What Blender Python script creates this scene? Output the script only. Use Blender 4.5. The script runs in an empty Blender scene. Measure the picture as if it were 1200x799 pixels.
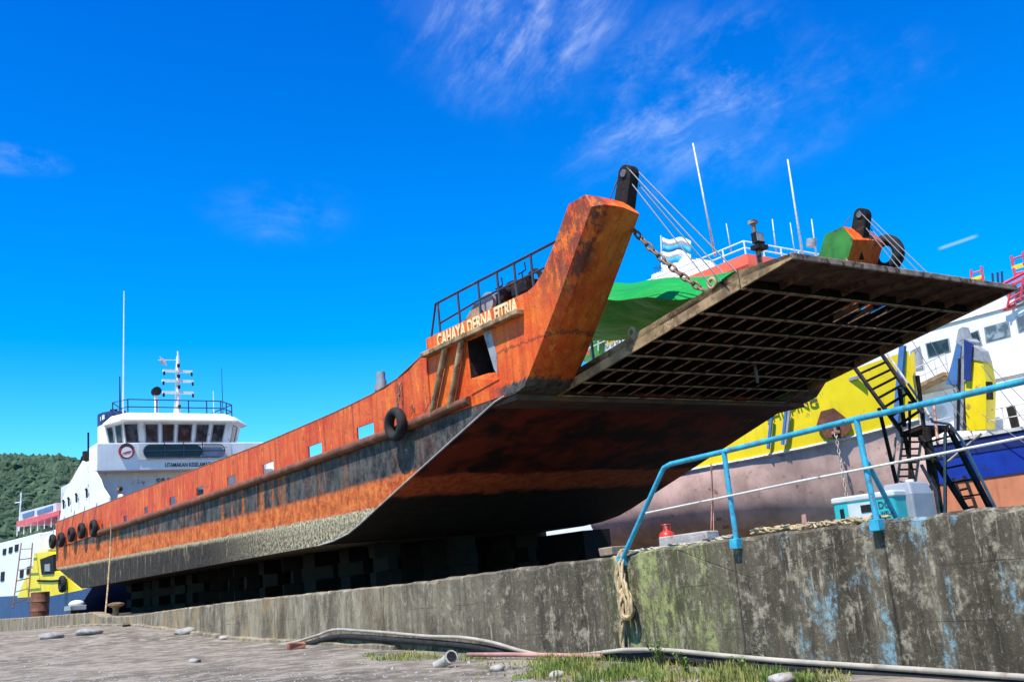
import bpy, math, random
from mathutils import Vector, Matrix, noise as mnoise
random.seed(11)
D = bpy.data
SC = bpy.context.scene
COL = SC.collection
V = Vector

# ------------------------------------------------------------------ camera
F_PX = 1150.93
EYE = V((0, 0, 1.03))
CR = Matrix(((0.9973380, -0.0729165, 0.0),
             (0.0180089, 0.2463220, 0.9690207),
             (-0.0706576, -0.9664412, 0.2469794)))      # columns: right, down, forward
cam_d = D.cameras.new('camera')
cam = D.objects.new('camera', cam_d)
COL.objects.link(cam)
cam_d.sensor_width = 36
cam_d.lens = F_PX / 1200 * 36
cam_d.clip_start = 0.1
cam_d.clip_end = 6000
cm = Matrix.Identity(4)
for i in range(3):
    cm[i][0] = CR[i][0]; cm[i][1] = -CR[i][1]; cm[i][2] = -CR[i][2]; cm[i][3] = EYE[i]
cam.matrix_world = cm
SC.camera = cam

# ------------------------------------------------------------------ sky and sun
SUN_H = V((-0.60, -0.87)).normalized()
SUN_EL = math.radians(61)
sun_dir = V((SUN_H.x * math.cos(SUN_EL), SUN_H.y * math.cos(SUN_EL), math.sin(SUN_EL)))
SUN_ROT = math.atan2(SUN_H.x, SUN_H.y)
sl = D.lights.new('sun', 'SUN')
sl.energy = 5.0
sl.angle = math.radians(0.5)
sl.color = (1.0, 0.945, 0.85)
so = D.objects.new('sun', sl)
COL.objects.link(so)
so.rotation_euler = sun_dir.to_track_quat('Z', 'Y').to_euler()
so.location = (-40, -40, 90)
world = D.worlds.new('World')
SC.world = world
world.use_nodes = True
SC.view_settings.view_transform = 'Standard'
SC.view_settings.look = 'None'
SC.view_settings.exposure = 0.62
SC.view_settings.gamma = 1.0


# ------------------------------------------------------------------ node helper
class NT:
    def __init__(s, tree):
        s.t = tree

    def nd(s, typ, **kw):
        n = s.t.nodes.new(typ)
        for k, v in kw.items():
            setattr(n, k, v)
        return n

    def put(s, sock, v):
        if v is None:
            return
        if hasattr(v, 'is_output'):
            s.t.links.new(v, sock)
        else:
            if sock.type == 'RGBA' and len(v) == 3:
                v = (*v, 1)
            sock.default_value = v

    def m(s, op, a, b=None, c=None, clamp=False):
        n = s.nd('ShaderNodeMath', operation=op, use_clamp=clamp)
        s.put(n.inputs[0], a); s.put(n.inputs[1], b); s.put(n.inputs[2], c)
        return n.outputs[0]

    def vm(s, op, a, b=None):
        n = s.nd('ShaderNodeVectorMath', operation=op)
        s.put(n.inputs[0], a); s.put(n.inputs[1], b)
        return n.outputs['Value'] if op in ('DOT_PRODUCT', 'LENGTH', 'DISTANCE') else n.outputs[0]

    def noise(s, vec, scale, detail=4, rough=0.55, dist=0.0):
        n = s.nd('ShaderNodeTexNoise')
        s.put(n.inputs['Vector'], vec)
        n.inputs['Scale'].default_value = scale
        n.inputs['Detail'].default_value = detail
        n.inputs['Roughness'].default_value = rough
        n.inputs['Distortion'].default_value = dist
        return n.outputs['Fac']

    def mr(s, v, a, b, c=0.0, d=1.0, smooth=True):
        n = s.nd('ShaderNodeMapRange')
        n.interpolation_type = 'SMOOTHSTEP' if smooth else 'LINEAR'
        s.put(n.inputs[0], v)
        s.put(n.inputs[1], a); s.put(n.inputs[2], b); s.put(n.inputs[3], c); s.put(n.inputs[4], d)
        return n.outputs[0]

    def mix(s, f, a, b, typ='MIX'):
        n = s.nd('ShaderNodeMix', data_type='RGBA', blend_type=typ)
        s.put(n.inputs[0], f); s.put(n.inputs[6], a); s.put(n.inputs[7], b)
        return n.outputs[2]

    def obj(s):
        return s.nd('ShaderNodeTexCoord').outputs['Object']

    def pos(s):
        return s.nd('ShaderNodeNewGeometry').outputs['Position']

    def scl(s, v, k):
        return s.vm('MULTIPLY', v, k)

    def sep(s, v):
        n = s.nd('ShaderNodeSeparateXYZ')
        s.put(n.inputs[0], v)
        return n.outputs

    def bump(s, h, strength=0.4, dist=0.02):
        n = s.nd('ShaderNodeBump')
        n.inputs['Strength'].default_value = strength
        n.inputs['Distance'].default_value = dist
        s.put(n.inputs['Height'], h)
        return n.outputs[0]


def new_mat(name):
    m = D.materials.new(name)
    m.use_nodes = True
    t = NT(m.node_tree)
    b = m.node_tree.nodes['Principled BSDF']
    return m, t, b


def finish(t, b, col, rough=0.6, bump=None, metal=0.0, spec=0.4):
    t.put(b.inputs['Base Color'], col)
    t.put(b.inputs['Roughness'], rough)
    t.put(b.inputs['Metallic'], metal)
    b.inputs['Specular IOR Level'].default_value = spec
    if bump is not None:
        t.put(b.inputs['Normal'], bump)


def paint(name, col, rough=0.5, var=0.25, scale=2.0, rust=0.0, rust_col=(0.14, 0.05, 0.02), streak=0.0,
          streak_col=None, metal=0.0, bump=0.15, spec=0.4):
    """weathered paint: tonal variation, vertical dirt streaks, rust blotches"""
    m, t, b = new_mat(name)
    P = t.obj()
    n1 = t.noise(P, scale, 6, 0.6)
    dark = tuple(c * (1 - var) for c in col)
    lite = tuple(min(c * (1 + var * 0.6), 0.95) for c in col)
    c = t.mix(t.mr(n1, 0.3, 0.7), dark, lite)
    if streak > 0:
        sn = t.noise(t.scl(P, (1.0, 1.0, 0.1)), scale * 3.5, 5, 0.65)
        sf = t.mr(sn, 0.52, 0.72)
        c = t.mix(t.m('MULTIPLY', sf, streak), c, streak_col or tuple(x * 0.35 for x in col))
    if rust > 0:
        rn = t.noise(P, scale * 1.7, 8, 0.7)
        rf = t.mr(rn, 0.62 - 0.25 * rust, 0.68 - 0.18 * rust)
        c = t.mix(rf, c, t.mix(t.noise(P, scale * 9, 3), tuple(x * 0.5 for x in rust_col), tuple(min(x * 1.7, 1) for x in rust_col)))
    hb = t.noise(P, scale * 12, 4, 0.6)
    finish(t, b, c, rough, t.bump(hb, bump, 0.01), metal, spec)
    return m


# ------------------------------------------------------------------ mesh helper
class MB:
    def __init__(s):
        s.v = []; s.f = []

    def add(s, vs, fs):
        o = len(s.v)
        s.v += [tuple(x) for x in vs]
        s.f += [tuple(i + o for i in f) for f in fs]
        return s

    def box(s, a, b):
        (x0, y0, z0), (x1, y1, z1) = a, b
        return s.add([(x0, y0, z0), (x1, y0, z0), (x1, y1, z0), (x0, y1, z0), (x0, y0, z1), (x1, y0, z1), (x1, y1, z1), (x0, y1, z1)],
                     [(0, 3, 2, 1), (4, 5, 6, 7), (0, 1, 5, 4), (1, 2, 6, 5), (2, 3, 7, 6), (3, 0, 4, 7)])

    def cbox(s, c, sz, rz=0.0, jit=0.0):
        hx, hy, hz = sz[0] / 2, sz[1] / 2, sz[2] / 2
        ca, sa = math.cos(rz), math.sin(rz)
        vs = []
        for (x, y, z) in [(-hx, -hy, -hz), (hx, -hy, -hz), (hx, hy, -hz), (-hx, hy, -hz), (-hx, -hy, hz), (hx, -hy, hz), (hx, hy, hz), (-hx, hy, hz)]:
            vs.append((c[0] + x * ca - y * sa + random.uniform(-jit, jit), c[1] + x * sa + y * ca + random.uniform(-jit, jit), c[2] + z + random.uniform(-jit, jit)))
        return s.add(vs, [(0, 3, 2, 1), (4, 5, 6, 7), (0, 1, 5, 4), (1, 2, 6, 5), (2, 3, 7, 6), (3, 0, 4, 7)])

    def beam(s, p, q, w, h, up=(0, 0, 1)):
        p, q, up = V(p), V(q), V(up)
        d = (q - p).normalized()
        a = d.cross(up)
        if a.length < 1e-4:
            a = d.cross(V((1, 0, 0)))
        a.normalize()
        c = a.cross(d).normalized()
        vs = []
        for o in (p, q):
            for (i, j) in ((-1, -1), (1, -1), (1, 1), (-1, 1)):
                vs.append(o + a * (i * w / 2) + c * (j * h / 2))
        return s.add(vs, [(3, 2, 1, 0), (4, 5, 6, 7), (0, 1, 5, 4), (1, 2, 6, 5), (2, 3, 7, 6), (3, 0, 4, 7)])

    def tube(s, pts, r, n=8, closed=False):
        pts = [V(p) for p in pts]
        rr = r if isinstance(r, (list, tuple)) else [r] * len(pts)
        rings = []
        prev = None
        k = len(pts)
        for i, p in enumerate(pts):
            if closed:
                d = pts[(i + 1) % k] - pts[i - 1]
            else:
                d = pts[min(i + 1, k - 1)] - pts[max(i - 1, 0)]
            d.normalize()
            if prev is None:
                a = d.cross(V((0, 0, 1)))
                if a.length < 0.05:
                    a = d.cross(V((1, 0, 0)))
            else:
                a = prev - d * prev.dot(d)
                if a.length < 1e-5:
                    a = d.cross(V((1, 0, 0)))
            a.normalize()
            prev = a
            b = d.cross(a)
            rings.append([p + (a * math.cos(2 * math.pi * j / n) + b * math.sin(2 * math.pi * j / n)) * rr[i] for j in range(n)])
        vs = [x for rg in rings for x in rg]
        fs = []
        for i in range(k if closed else k - 1):
            i2 = (i + 1) % k
            for j in range(n):
                fs.append((i * n + j, i * n + (j + 1) % n, i2 * n + (j + 1) % n, i2 * n + j))
        if not closed:
            fs.append(tuple(range(n))[::-1])
            fs.append(tuple((k - 1) * n + j for j in range(n)))
        return s.add(vs, fs)

    def prism(s, poly, vec):
        n = len(poly)
        vec = V(vec)
        vs = [V(p) for p in poly] + [V(p) + vec for p in poly]
        fs = [tuple(range(n))[::-1], tuple(range(n, 2 * n))]
        for i in range(n):
            j = (i + 1) % n
            fs.append((i, j, n + j, n + i))
        return s.add(vs, fs)

    def loft(s, secs, closed=True, caps=True):
        n = len(secs[0])
        vs = [p for sec in secs for p in sec]
        fs = []
        for i in range(len(secs) - 1):
            for j in range(n if closed else n - 1):
                fs.append((i * n + j, i * n + (j + 1) % n, (i + 1) * n + (j + 1) % n, (i + 1) * n + j))
        if caps and closed:
            fs.append(tuple(range(n))[::-1])
            fs.append(tuple((len(secs) - 1) * n + j for j in range(n)))
        return s.add(vs, fs)

    def ring(s, c, axis, R, r, n=28, m=12, flat=1.0):
        """torus, optionally widened along its axis"""
        c, axis = V(c), V(axis).normalized()
        a = axis.cross(V((0, 0, 1)))
        if a.length < 0.05:
            a = axis.cross(V((1, 0, 0)))
        a.normalize()
        b = axis.cross(a)
        vs = []; fs = []
        for i in range(n):
            t = 2 * math.pi * i / n
            d = a * math.cos(t) + b * math.sin(t)
            for j in range(m):
                p = 2 * math.pi * j / m
                vs.append(c + d * (R + r * math.cos(p)) + axis * (r * flat * math.sin(p)))
        for i in range(n):
            for j in range(m):
                fs.append((i * m + j, ((i + 1) % n) * m + j, ((i + 1) % n) * m + (j + 1) % m, i * m + (j + 1) % m))
        return s.add(vs, fs)

    def build(s, name, mat, parent=None, smooth=False, mods=()):
        me = D.meshes.new(name)
        me.from_pydata(s.v, [], s.f)
        me.validate()
        import bmesh
        bm = bmesh.new()
        bm.from_mesh(me)
        bmesh.ops.recalc_face_normals(bm, faces=bm.faces[:])
        bm.to_mesh(me)
        bm.free()
        if smooth:
            me.shade_smooth()
            if smooth == 'auto':
                me.set_sharp_from_angle(angle=math.radians(38))
        o = D.objects.new(name, me)
        COL.objects.link(o)
        if mat:
            me.materials.append(mat)
        if parent:
            o.parent = parent
        for md in mods:
            if md[0] == 'bevel':
                b = o.modifiers.new('bevel', 'BEVEL'); b.width = md[1]; b.segments = 2; b.limit_method = 'ANGLE'
            if md[0] == 'solid':
                b = o.modifiers.new('solid', 'SOLIDIFY'); b.thickness = md[1]; b.offset = md[2]
        return o


def tag(o, label=None, cat=None, group=None, kind=None):
    if label: o['label'] = label
    if cat: o['category'] = cat
    if group: o['group'] = group
    if kind: o['kind'] = kind
    return o


def empty(name, mat4, label, cat, group=None):
    o = D.objects.new(name, None)
    COL.objects.link(o)
    o.empty_display_size = 0.3
    o.matrix_world = mat4
    return tag(o, label, cat, group)


def copy_tree(o, parent=None):
    c = o.copy()
    COL.objects.link(c)
    if parent: c.parent = parent
    for ch in list(o.children):
        copy_tree(ch, c)
    return c


# ------------------------------------------------------------------ from the survey of the photograph to metres
def ray(u, v):
    return CR @ V(((u - 600) / F_PX, (v - 399.5) / F_PX, 1.0))


def at(u, v, d):
    return EYE + ray(u, v) * d


SHIP = Matrix(((0.6047426, 0.7959240, -0.0281303, -5.122),
               (-0.7964208, 0.6043441, -0.0219556, 27.475),
               (-0.0004746, 0.0356811, 0.9993631, 2.708),
               (0, 0, 0, 1)))
SHIP_I = SHIP.inverted()


def sp(u, v, y):
    """point of the landing craft frame (x forward, y to port, z up) at offset y"""
    o = SHIP_I @ EYE
    r = SHIP_I.to_3x3() @ ray(u, v)
    return o + r * ((y - o.y) / r.y)


def sx(u, v, x):
    o = SHIP_I @ EYE
    r = SHIP_I.to_3x3() @ ray(u, v)
    return o + r * ((x - o.x) / r.x)


# the quay wall stands in a vertical plane through two points of its foot
WA = at(1200, 797, 8.0)
WB = at(280, 748, 24.0)
wdir = V((WB.x - WA.x, WB.y - WA.y, 0)).normalized()      # along the wall, away from the camera
wnor = V((wdir.y, -wdir.x, 0))                            # away from the camera side
if wnor.dot(V((0, 1, 0))) < 0: wnor = -wnor


def wp(u, v, off=0.0):
    """point on the wall's front plane, off metres in front of it"""
    p0 = WA - wnor * off
    r = ray(u, v)
    return EYE + r * ((p0 - EYE).dot(wnor) / r.dot(wnor))


def ws(p):
    return (p - WA).dot(wdir)


def lerp_tab(tab, x):
    if x <= tab[0][0]: return tab[0][1]
    for (a, va), (b, vb) in zip(tab, tab[1:]):
        if x <= b:
            return va + (vb - va) * (x - a) / (b - a)
    return tab[-1][1]


# ------------------------------------------------------------------ sky nodes
wt = NT(world.node_tree)
bg = world.node_tree.nodes['Background']
sky = wt.nd('ShaderNodeTexSky', sky_type='NISHITA')
sky.sun_disc = False
sky.sun_elevation = SUN_EL
sky.sun_rotation = SUN_ROT
sky.altitude = 200
sky.air_density = 1.1
sky.dust_density = 0.2
sky.ozone_density = 3.0
hs = wt.nd('ShaderNodeHueSaturation')
hs.inputs['Hue'].default_value = 0.504
hs.inputs['Saturation'].default_value = 1.62
hs.inputs['Value'].default_value = 1.5
wt.put(hs.inputs['Color'], sky.outputs[0])
dirn = wt.nd('ShaderNodeTexCoord').outputs['Generated']


ndir = wt.vm('NORMALIZE', dirn)


def cirrus(u, v, hw, hh, ang, seed, amount):
    """a patch of fibrous cirrus round one direction of the sky"""
    c = ray(u, v).normalized()
    e1 = c.cross(V((0, 0, 1))).normalized()
    e2 = e1.cross(c)
    a = math.radians(ang)
    f1 = e1 * math.cos(a) + e2 * math.sin(a)
    f2 = e2 * math.cos(a) - e1 * math.sin(a)
    x = wt.vm('DOT_PRODUCT', ndir, tuple(f1)); y = wt.vm('DOT_PRODUCT', ndir, tuple(f2))
    x0 = wt.vm('DOT_PRODUCT', ndir, tuple(e1)); y0 = wt.vm('DOT_PRODUCT', ndir, tuple(e2)); z0 = wt.vm('DOT_PRODUCT', ndir, tuple(c))
    cb = wt.nd('ShaderNodeCombineXYZ'); wt.put(cb.inputs[0], x); wt.put(cb.inputs[1], y); cb.inputs[2].default_value = seed
    wn = wt.nd('ShaderNodeTexNoise'); wn.inputs['Scale'].default_value = 7.0; wn.inputs['Detail'].default_value = 3
    wt.put(wn.inputs['Vector'], cb.outputs[0])
    q = wt.vm('ADD', wt.scl(cb.outputs[0], (9.0, 29.0, 1.0)), wt.scl(wn.outputs['Color'], (1.4, 2.4, 0.0)))
    fib = wt.mr(wt.noise(q, 1.0, 10, 0.66), 0.40, 0.80)
    puff = wt.mr(wt.noise(wt.scl(cb.outputs[0], (11.0, 15.0, 1.0)), 1.0, 8, 0.65), 0.40, 0.68)
    r = wt.m('SQRT', wt.m('ADD', wt.m('POWER', wt.m('DIVIDE', x0, hw), 2.0), wt.m('POWER', wt.m('DIVIDE', y0, hh), 2.0)))
    m_ = wt.m('MULTIPLY', wt.mr(r, 1.0, 0.15), wt.mr(z0, 0.0, 0.2))
    return wt.m('MULTIPLY', wt.m('MULTIPLY', wt.m('MULTIPLY_ADD', fib, 0.88, 0.12), puff), wt.m('MULTIPLY', m_, amount))


cf = cirrus(605, 20, 0.15, 0.11, 52, 3.3, 0.75)
for a_ in ((815, 118, 0.20, 0.11, 24, 4.7, 0.66), (8, 187, 0.06, 0.018, -8, 8.1, 0.9), (330, 250, 0.10, 0.04, -10, 2.2, 0.22), (1000, 95, 0.12, 0.05, 20, 6.4, 0.25)):
    cf = wt.m('MAXIMUM', cf, cirrus(*a_))
# one thin vapour trail low on the right
tA, tB = ray(1105, 290).normalized(), ray(1140, 278).normalized()
tn = tA.cross(tB).normalized()
tm_ = ((tA + tB) / 2).normalized()
trail = wt.m('MULTIPLY', wt.mr(wt.m('ABSOLUTE', wt.vm('DOT_PRODUCT', ndir, tuple(tn))), 0.0022, 0.0004), wt.mr(wt.vm('DOT_PRODUCT', ndir, tuple(tm_)), 0.99982, 0.99992))
cf = wt.m('MAXIMUM', cf, wt.m('MULTIPLY', trail, 0.35))
cf = wt.m('MULTIPLY', cf, 0.55, clamp=True)
elev = wt.sep(wt.vm('NORMALIZE', dirn))[2]
tint = wt.mix(wt.mr(elev, 0.10, 0.60, smooth=False), (0.72, 1.16, 1.10), (0.16, 0.68, 1.06))
skyc = wt.mix(cf, wt.mix(1.0, hs.outputs[0], tint, 'MULTIPLY'), (9.0, 9.6, 9.2))
wt.put(bg.inputs['Color'], skyc)
bg.inputs['Strength'].default_value = 0.10

# ------------------------------------------------------------------ materials
def m_hull():
    m, t, b = new_mat('rusted hull side paint')
    P = t.obj()
    x, y, z = t.sep(P)
    wob = t.m('MULTIPLY', t.m('SUBTRACT', t.noise(P, 1.6, 8, 0.75), 0.5), 0.22)
    zz = t.m('ADD', z, wob)
    fine = t.mr(t.noise(P, 7, 8, 0.75), 0.33, 0.67)
    st = t.noise(t.scl(P, (1.6, 1.6, 0.10)), 1.6, 7, 0.7)
    st2 = t.noise(t.scl(P, (5.0, 5.0, 0.22)), 1.5, 6, 0.65)
    big = t.noise(P, 0.45, 3)
    # dark grey topside band with rust running through it
    grey = t.mix(t.mr(t.noise(t.scl(P, (1, 1, 0.6)), 2.4, 9, 0.78), 0.36, 0.66), (0.010, 0.010, 0.013), (0.125, 0.118, 0.105))
    rusty = t.mix(fine, (0.26, 0.04, 0.008), (0.68, 0.20, 0.028))
    edge = t.m('MULTIPLY', t.m('SUBTRACT', t.noise(P, 5, 7, 0.8), 0.5), 0.22)
    rf = t.m('MULTIPLY', t.mr(t.m('ADD', st, edge), 0.50, 0.60), t.m('MULTIPLY', t.mr(big, 0.36, 0.58), t.mr(x, 2.0, -7.0, 0.12, 1.0)))
    band = t.mix(rf, grey, rusty)
    band = t.mix(t.m('MULTIPLY', t.mr(st2, 0.55, 0.75), 0.55), band, (0.035, 0.028, 0.024))
    # orange boot-top
    boot = t.mix(t.mr(t.noise(P, 3.0, 8, 0.72), 0.35, 0.65), (0.34, 0.055, 0.012), (0.70, 0.20, 0.05))
    boot = t.mix(t.m('MULTIPLY', t.mr(st2, 0.5, 0.75), 0.5), boot, (0.17, 0.05, 0.025))
    zo = t.m('ADD', t.m('MULTIPLY', t.m('POWER', t.m('MINIMUM', x, 0.0), 2.0), 0.00094), 1.36)
    c = t.mix(t.mr(t.m('SUBTRACT', zz, zo), -0.05, 0.10), boot, band)
    # dried growth below the waterline: pale crust, dark brown lower down towards the stern
    zw = t.m('SUBTRACT', 0.74, t.m('MULTIPLY', x, 0.0178))
    dz = t.m('SUBTRACT', zw, zz)
    crust = t.mix(t.mr(t.noise(P, 11, 8, 0.8), 0.38, 0.62), (0.06, 0.047, 0.028), (0.74, 0.64, 0.40))
    mud = t.mix(t.mr(t.noise(P, 8, 8, 0.8), 0.40, 0.66), (0.010, 0.007, 0.006), (0.12, 0.078, 0.055))
    drip = t.mr(t.noise(t.scl(P, (2.5, 2.5, 0.5)), 1.8, 7, 0.7), 0.54, 0.68)
    aft = t.mr(x, -11, -1.5, 1.0, 0.18)
    mudf = t.m('MULTIPLY', t.mr(dz, 0.03, 0.2), aft)
    mudf = t.m('MULTIPLY', mudf, t.m('SUBTRACT', 1.0, t.m('MULTIPLY', drip, 0.75)))
    under = t.mix(mudf, crust, mud)
    spk = t.m('MULTIPLY', t.mr(t.noise(P, 8, 9, 0.85), 0.50, 0.57), t.mr(dz, 0.0, 0.5))
    under = t.mix(spk, under, (0.035, 0.03, 0.022))
    c = t.mix(t.mr(dz, -0.03, 0.05), c, under)
    x_ = x
    fr_ = t.m('ABSOLUTE', t.m('SINE', t.m('MULTIPLY', x_, math.pi / 0.62)))
    sm_ = t.m('ABSOLUTE', t.m('SUBTRACT', t.m('FRACT', t.m('DIVIDE', x_, 2.48)), 0.5))
    seam_ = t.mr(sm_, 0.010, 0.004)
    c = t.mix(t.m('MULTIPLY', seam_, 0.45), c, (0.05, 0.022, 0.014))
    h = t.m('ADD', t.m('MULTIPLY', t.noise(P, 1.0, 3), 1.5), t.m('MULTIPLY', fine, 0.3))
    h = t.m('ADD', h, t.m('ADD', t.m('MULTIPLY', fr_, 0.5), seam_))
    finish(t, b, c, 0.62, t.bump(h, 0.6, 0.05), 0, 0.14)
    return m


def m_orange(name, tint=(0.58, 0.052, 0.009), lite=(0.70, 0.135, 0.022), dirt=1.0, foot=False):
    m, t, b = new_mat(name)
    P = t.obj()
    big = t.noise(P, 0.8, 5, 0.6)
    fine = t.mr(t.noise(P, 6, 8, 0.75), 0.33, 0.67)
    st = t.noise(t.scl(P, (3.0, 3.0, 0.16)), 1.7, 7, 0.7)
    st2 = t.noise(t.scl(P, (8.0, 8.0, 0.35)), 1.4, 5, 0.65)
    c = t.mix(t.mr(big, 0.33, 0.68), tint, lite)
    c = t.mix(t.m('MULTIPLY', t.mr(st, 0.44, 0.66), 0.6), c, (tint[0] * 0.55, tint[1] * 0.38, tint[2] * 0.5))
    hot = t.mr(t.noise(t.scl(P, (2, 2, 0.35)), 2.2, 7, 0.75), 0.54, 0.64)
    c = t.mix(t.m('MULTIPLY', hot, 0.8), c, (0.80, 0.225, 0.026))
    c = t.mix(t.m('MULTIPLY', t.mr(st2, 0.55, 0.78), 0.5 * dirt), c, (0.10, 0.03, 0.016))
    patch = t.mr(t.noise(P, 1.9, 9, 0.75), 0.585, 0.63)
    c = t.mix(t.m('MULTIPLY', patch, 0.55 if foot else 0.85), c, t.mix(fine, (0.035, 0.018, 0.014), (0.16, 0.055, 0.03)))
    pale = t.mr(t.noise(P, 3.1, 9, 0.75), 0.63, 0.67)
    c = t.mix(t.m('MULTIPLY', pale, 0.5), c, (0.62, 0.34, 0.2))
    x_, y_, z_ = t.sep(P)
    fr_ = t.m('ABSOLUTE', t.m('SINE', t.m('MULTIPLY', x_, math.pi / 0.62)))
    sm_ = t.m('ABSOLUTE', t.m('SUBTRACT', t.m('FRACT', t.m('DIVIDE', x_, 2.48)), 0.5))
    seam_ = t.mr(sm_, 0.010, 0.004)
    c = t.mix(t.m('MULTIPLY', seam_, 0.0 if foot else 0.5), c, (0.09, 0.03, 0.016))
    blk = t.m('MULTIPLY', t.mr(t.noise(t.scl(P, (1.6, 1.6, 0.30)), 2.4, 9, 0.8), 0.56, 0.62), t.mr(t.noise(P, 0.7, 3), 0.42, 0.6))
    c = t.mix(t.m('MULTIPLY', blk, 0.25 if foot else 0.8), c, (0.045, 0.02, 0.014))
    if foot:
        x, y, z = t.sep(P)
        zz = t.m('ADD', z, t.m('MULTIPLY', t.m('SUBTRACT', fine, 0.5), 0.10))
        xf = t.mr(x, 7.6, 8.3)
        c = t.mix(t.m('MULTIPLY', t.mr(zz, 2.70, 2.62), xf), c, t.mix(fine, (0.02, 0.016, 0.014), (0.12, 0.10, 0.085)))
        zl = t.m('ADD', t.m('MULTIPLY', t.m('SUBTRACT', y, 0.0), 0.05), 3.42)
        seam = t.m('MULTIPLY', t.mr(t.m('ABSOLUTE', t.m('SUBTRACT', zz, zl)), 0.03, 0.015), xf)
        c = t.mix(t.m('MULTIPLY', seam, 0.7), c, (0.07, 0.03, 0.02))
        scr = t.m('MULTIPLY', t.mr(t.m('ABSOLUTE', t.m('SUBTRACT', y, 0.14)), 0.40, 0.04), t.mr(t.noise(t.scl(P, (1, 1, 0.5)), 4.5, 9, 0.78), 0.43, 0.52))
        scr = t.m('MULTIPLY', scr, t.mr(z, 3.6, 4.6))
        scr = t.m('MULTIPLY', scr, t.mr(x, 9.3, 10.2))
        c = t.mix(t.m('MULTIPLY', scr, 0.85), c, (0.05, 0.022, 0.016))
    h = t.m('ADD', t.m('MULTIPLY', t.noise(t.scl(P, (1, 1, 0.5)), 1.6, 3), 2.0), t.m('MULTIPLY', fine, 0.25))
    h = t.m('ADD', h, t.m('ADD', t.m('MULTIPLY', fr_, 0.0 if foot else 0.25), t.m('MULTIPLY', seam_, 0.0 if foot else 1.0)))
    finish(t, b, c, 0.55, t.bump(h, 0.55, 0.05), 0, 0.35)
    return m


def m_bowplate():
    m, t, b = new_mat('rusted bow bottom plating')
    P = t.obj()
    x, y, z = t.sep(P)
    zz = t.m('ADD', z, t.m('MULTIPLY', t.m('SUBTRACT', t.noise(P, 1.1, 6, 0.65), 0.5), 0.30))
    fine = t.mr(t.noise(P, 5, 8, 0.75), 0.33, 0.67)
    cl = t.mr(t.noise(P, 0.9, 6, 0.65), 0.4, 0.62)
    up = t.mix(cl, (0.020, 0.007, 0.005), (0.20, 0.024, 0.008))
    up = t.mix(t.mr(t.noise(P, 2.6, 7, 0.7), 0.6, 0.7), up, (0.34, 0.08, 0.03))
    org = t.mix(fine, (0.42, 0.05, 0.012), (0.72, 0.16, 0.05))
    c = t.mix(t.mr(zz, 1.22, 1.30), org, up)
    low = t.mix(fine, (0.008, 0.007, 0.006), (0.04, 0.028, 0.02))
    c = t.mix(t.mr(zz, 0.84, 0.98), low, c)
    h = t.m('ADD', t.m('MULTIPLY', t.noise(P, 0.9, 3), 2.0), t.m('MULTIPLY', fine, 0.3))
    finish(t, b, c, 0.6, t.bump(h, 0.6, 0.06), 0, 0.35)
    return m


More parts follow.
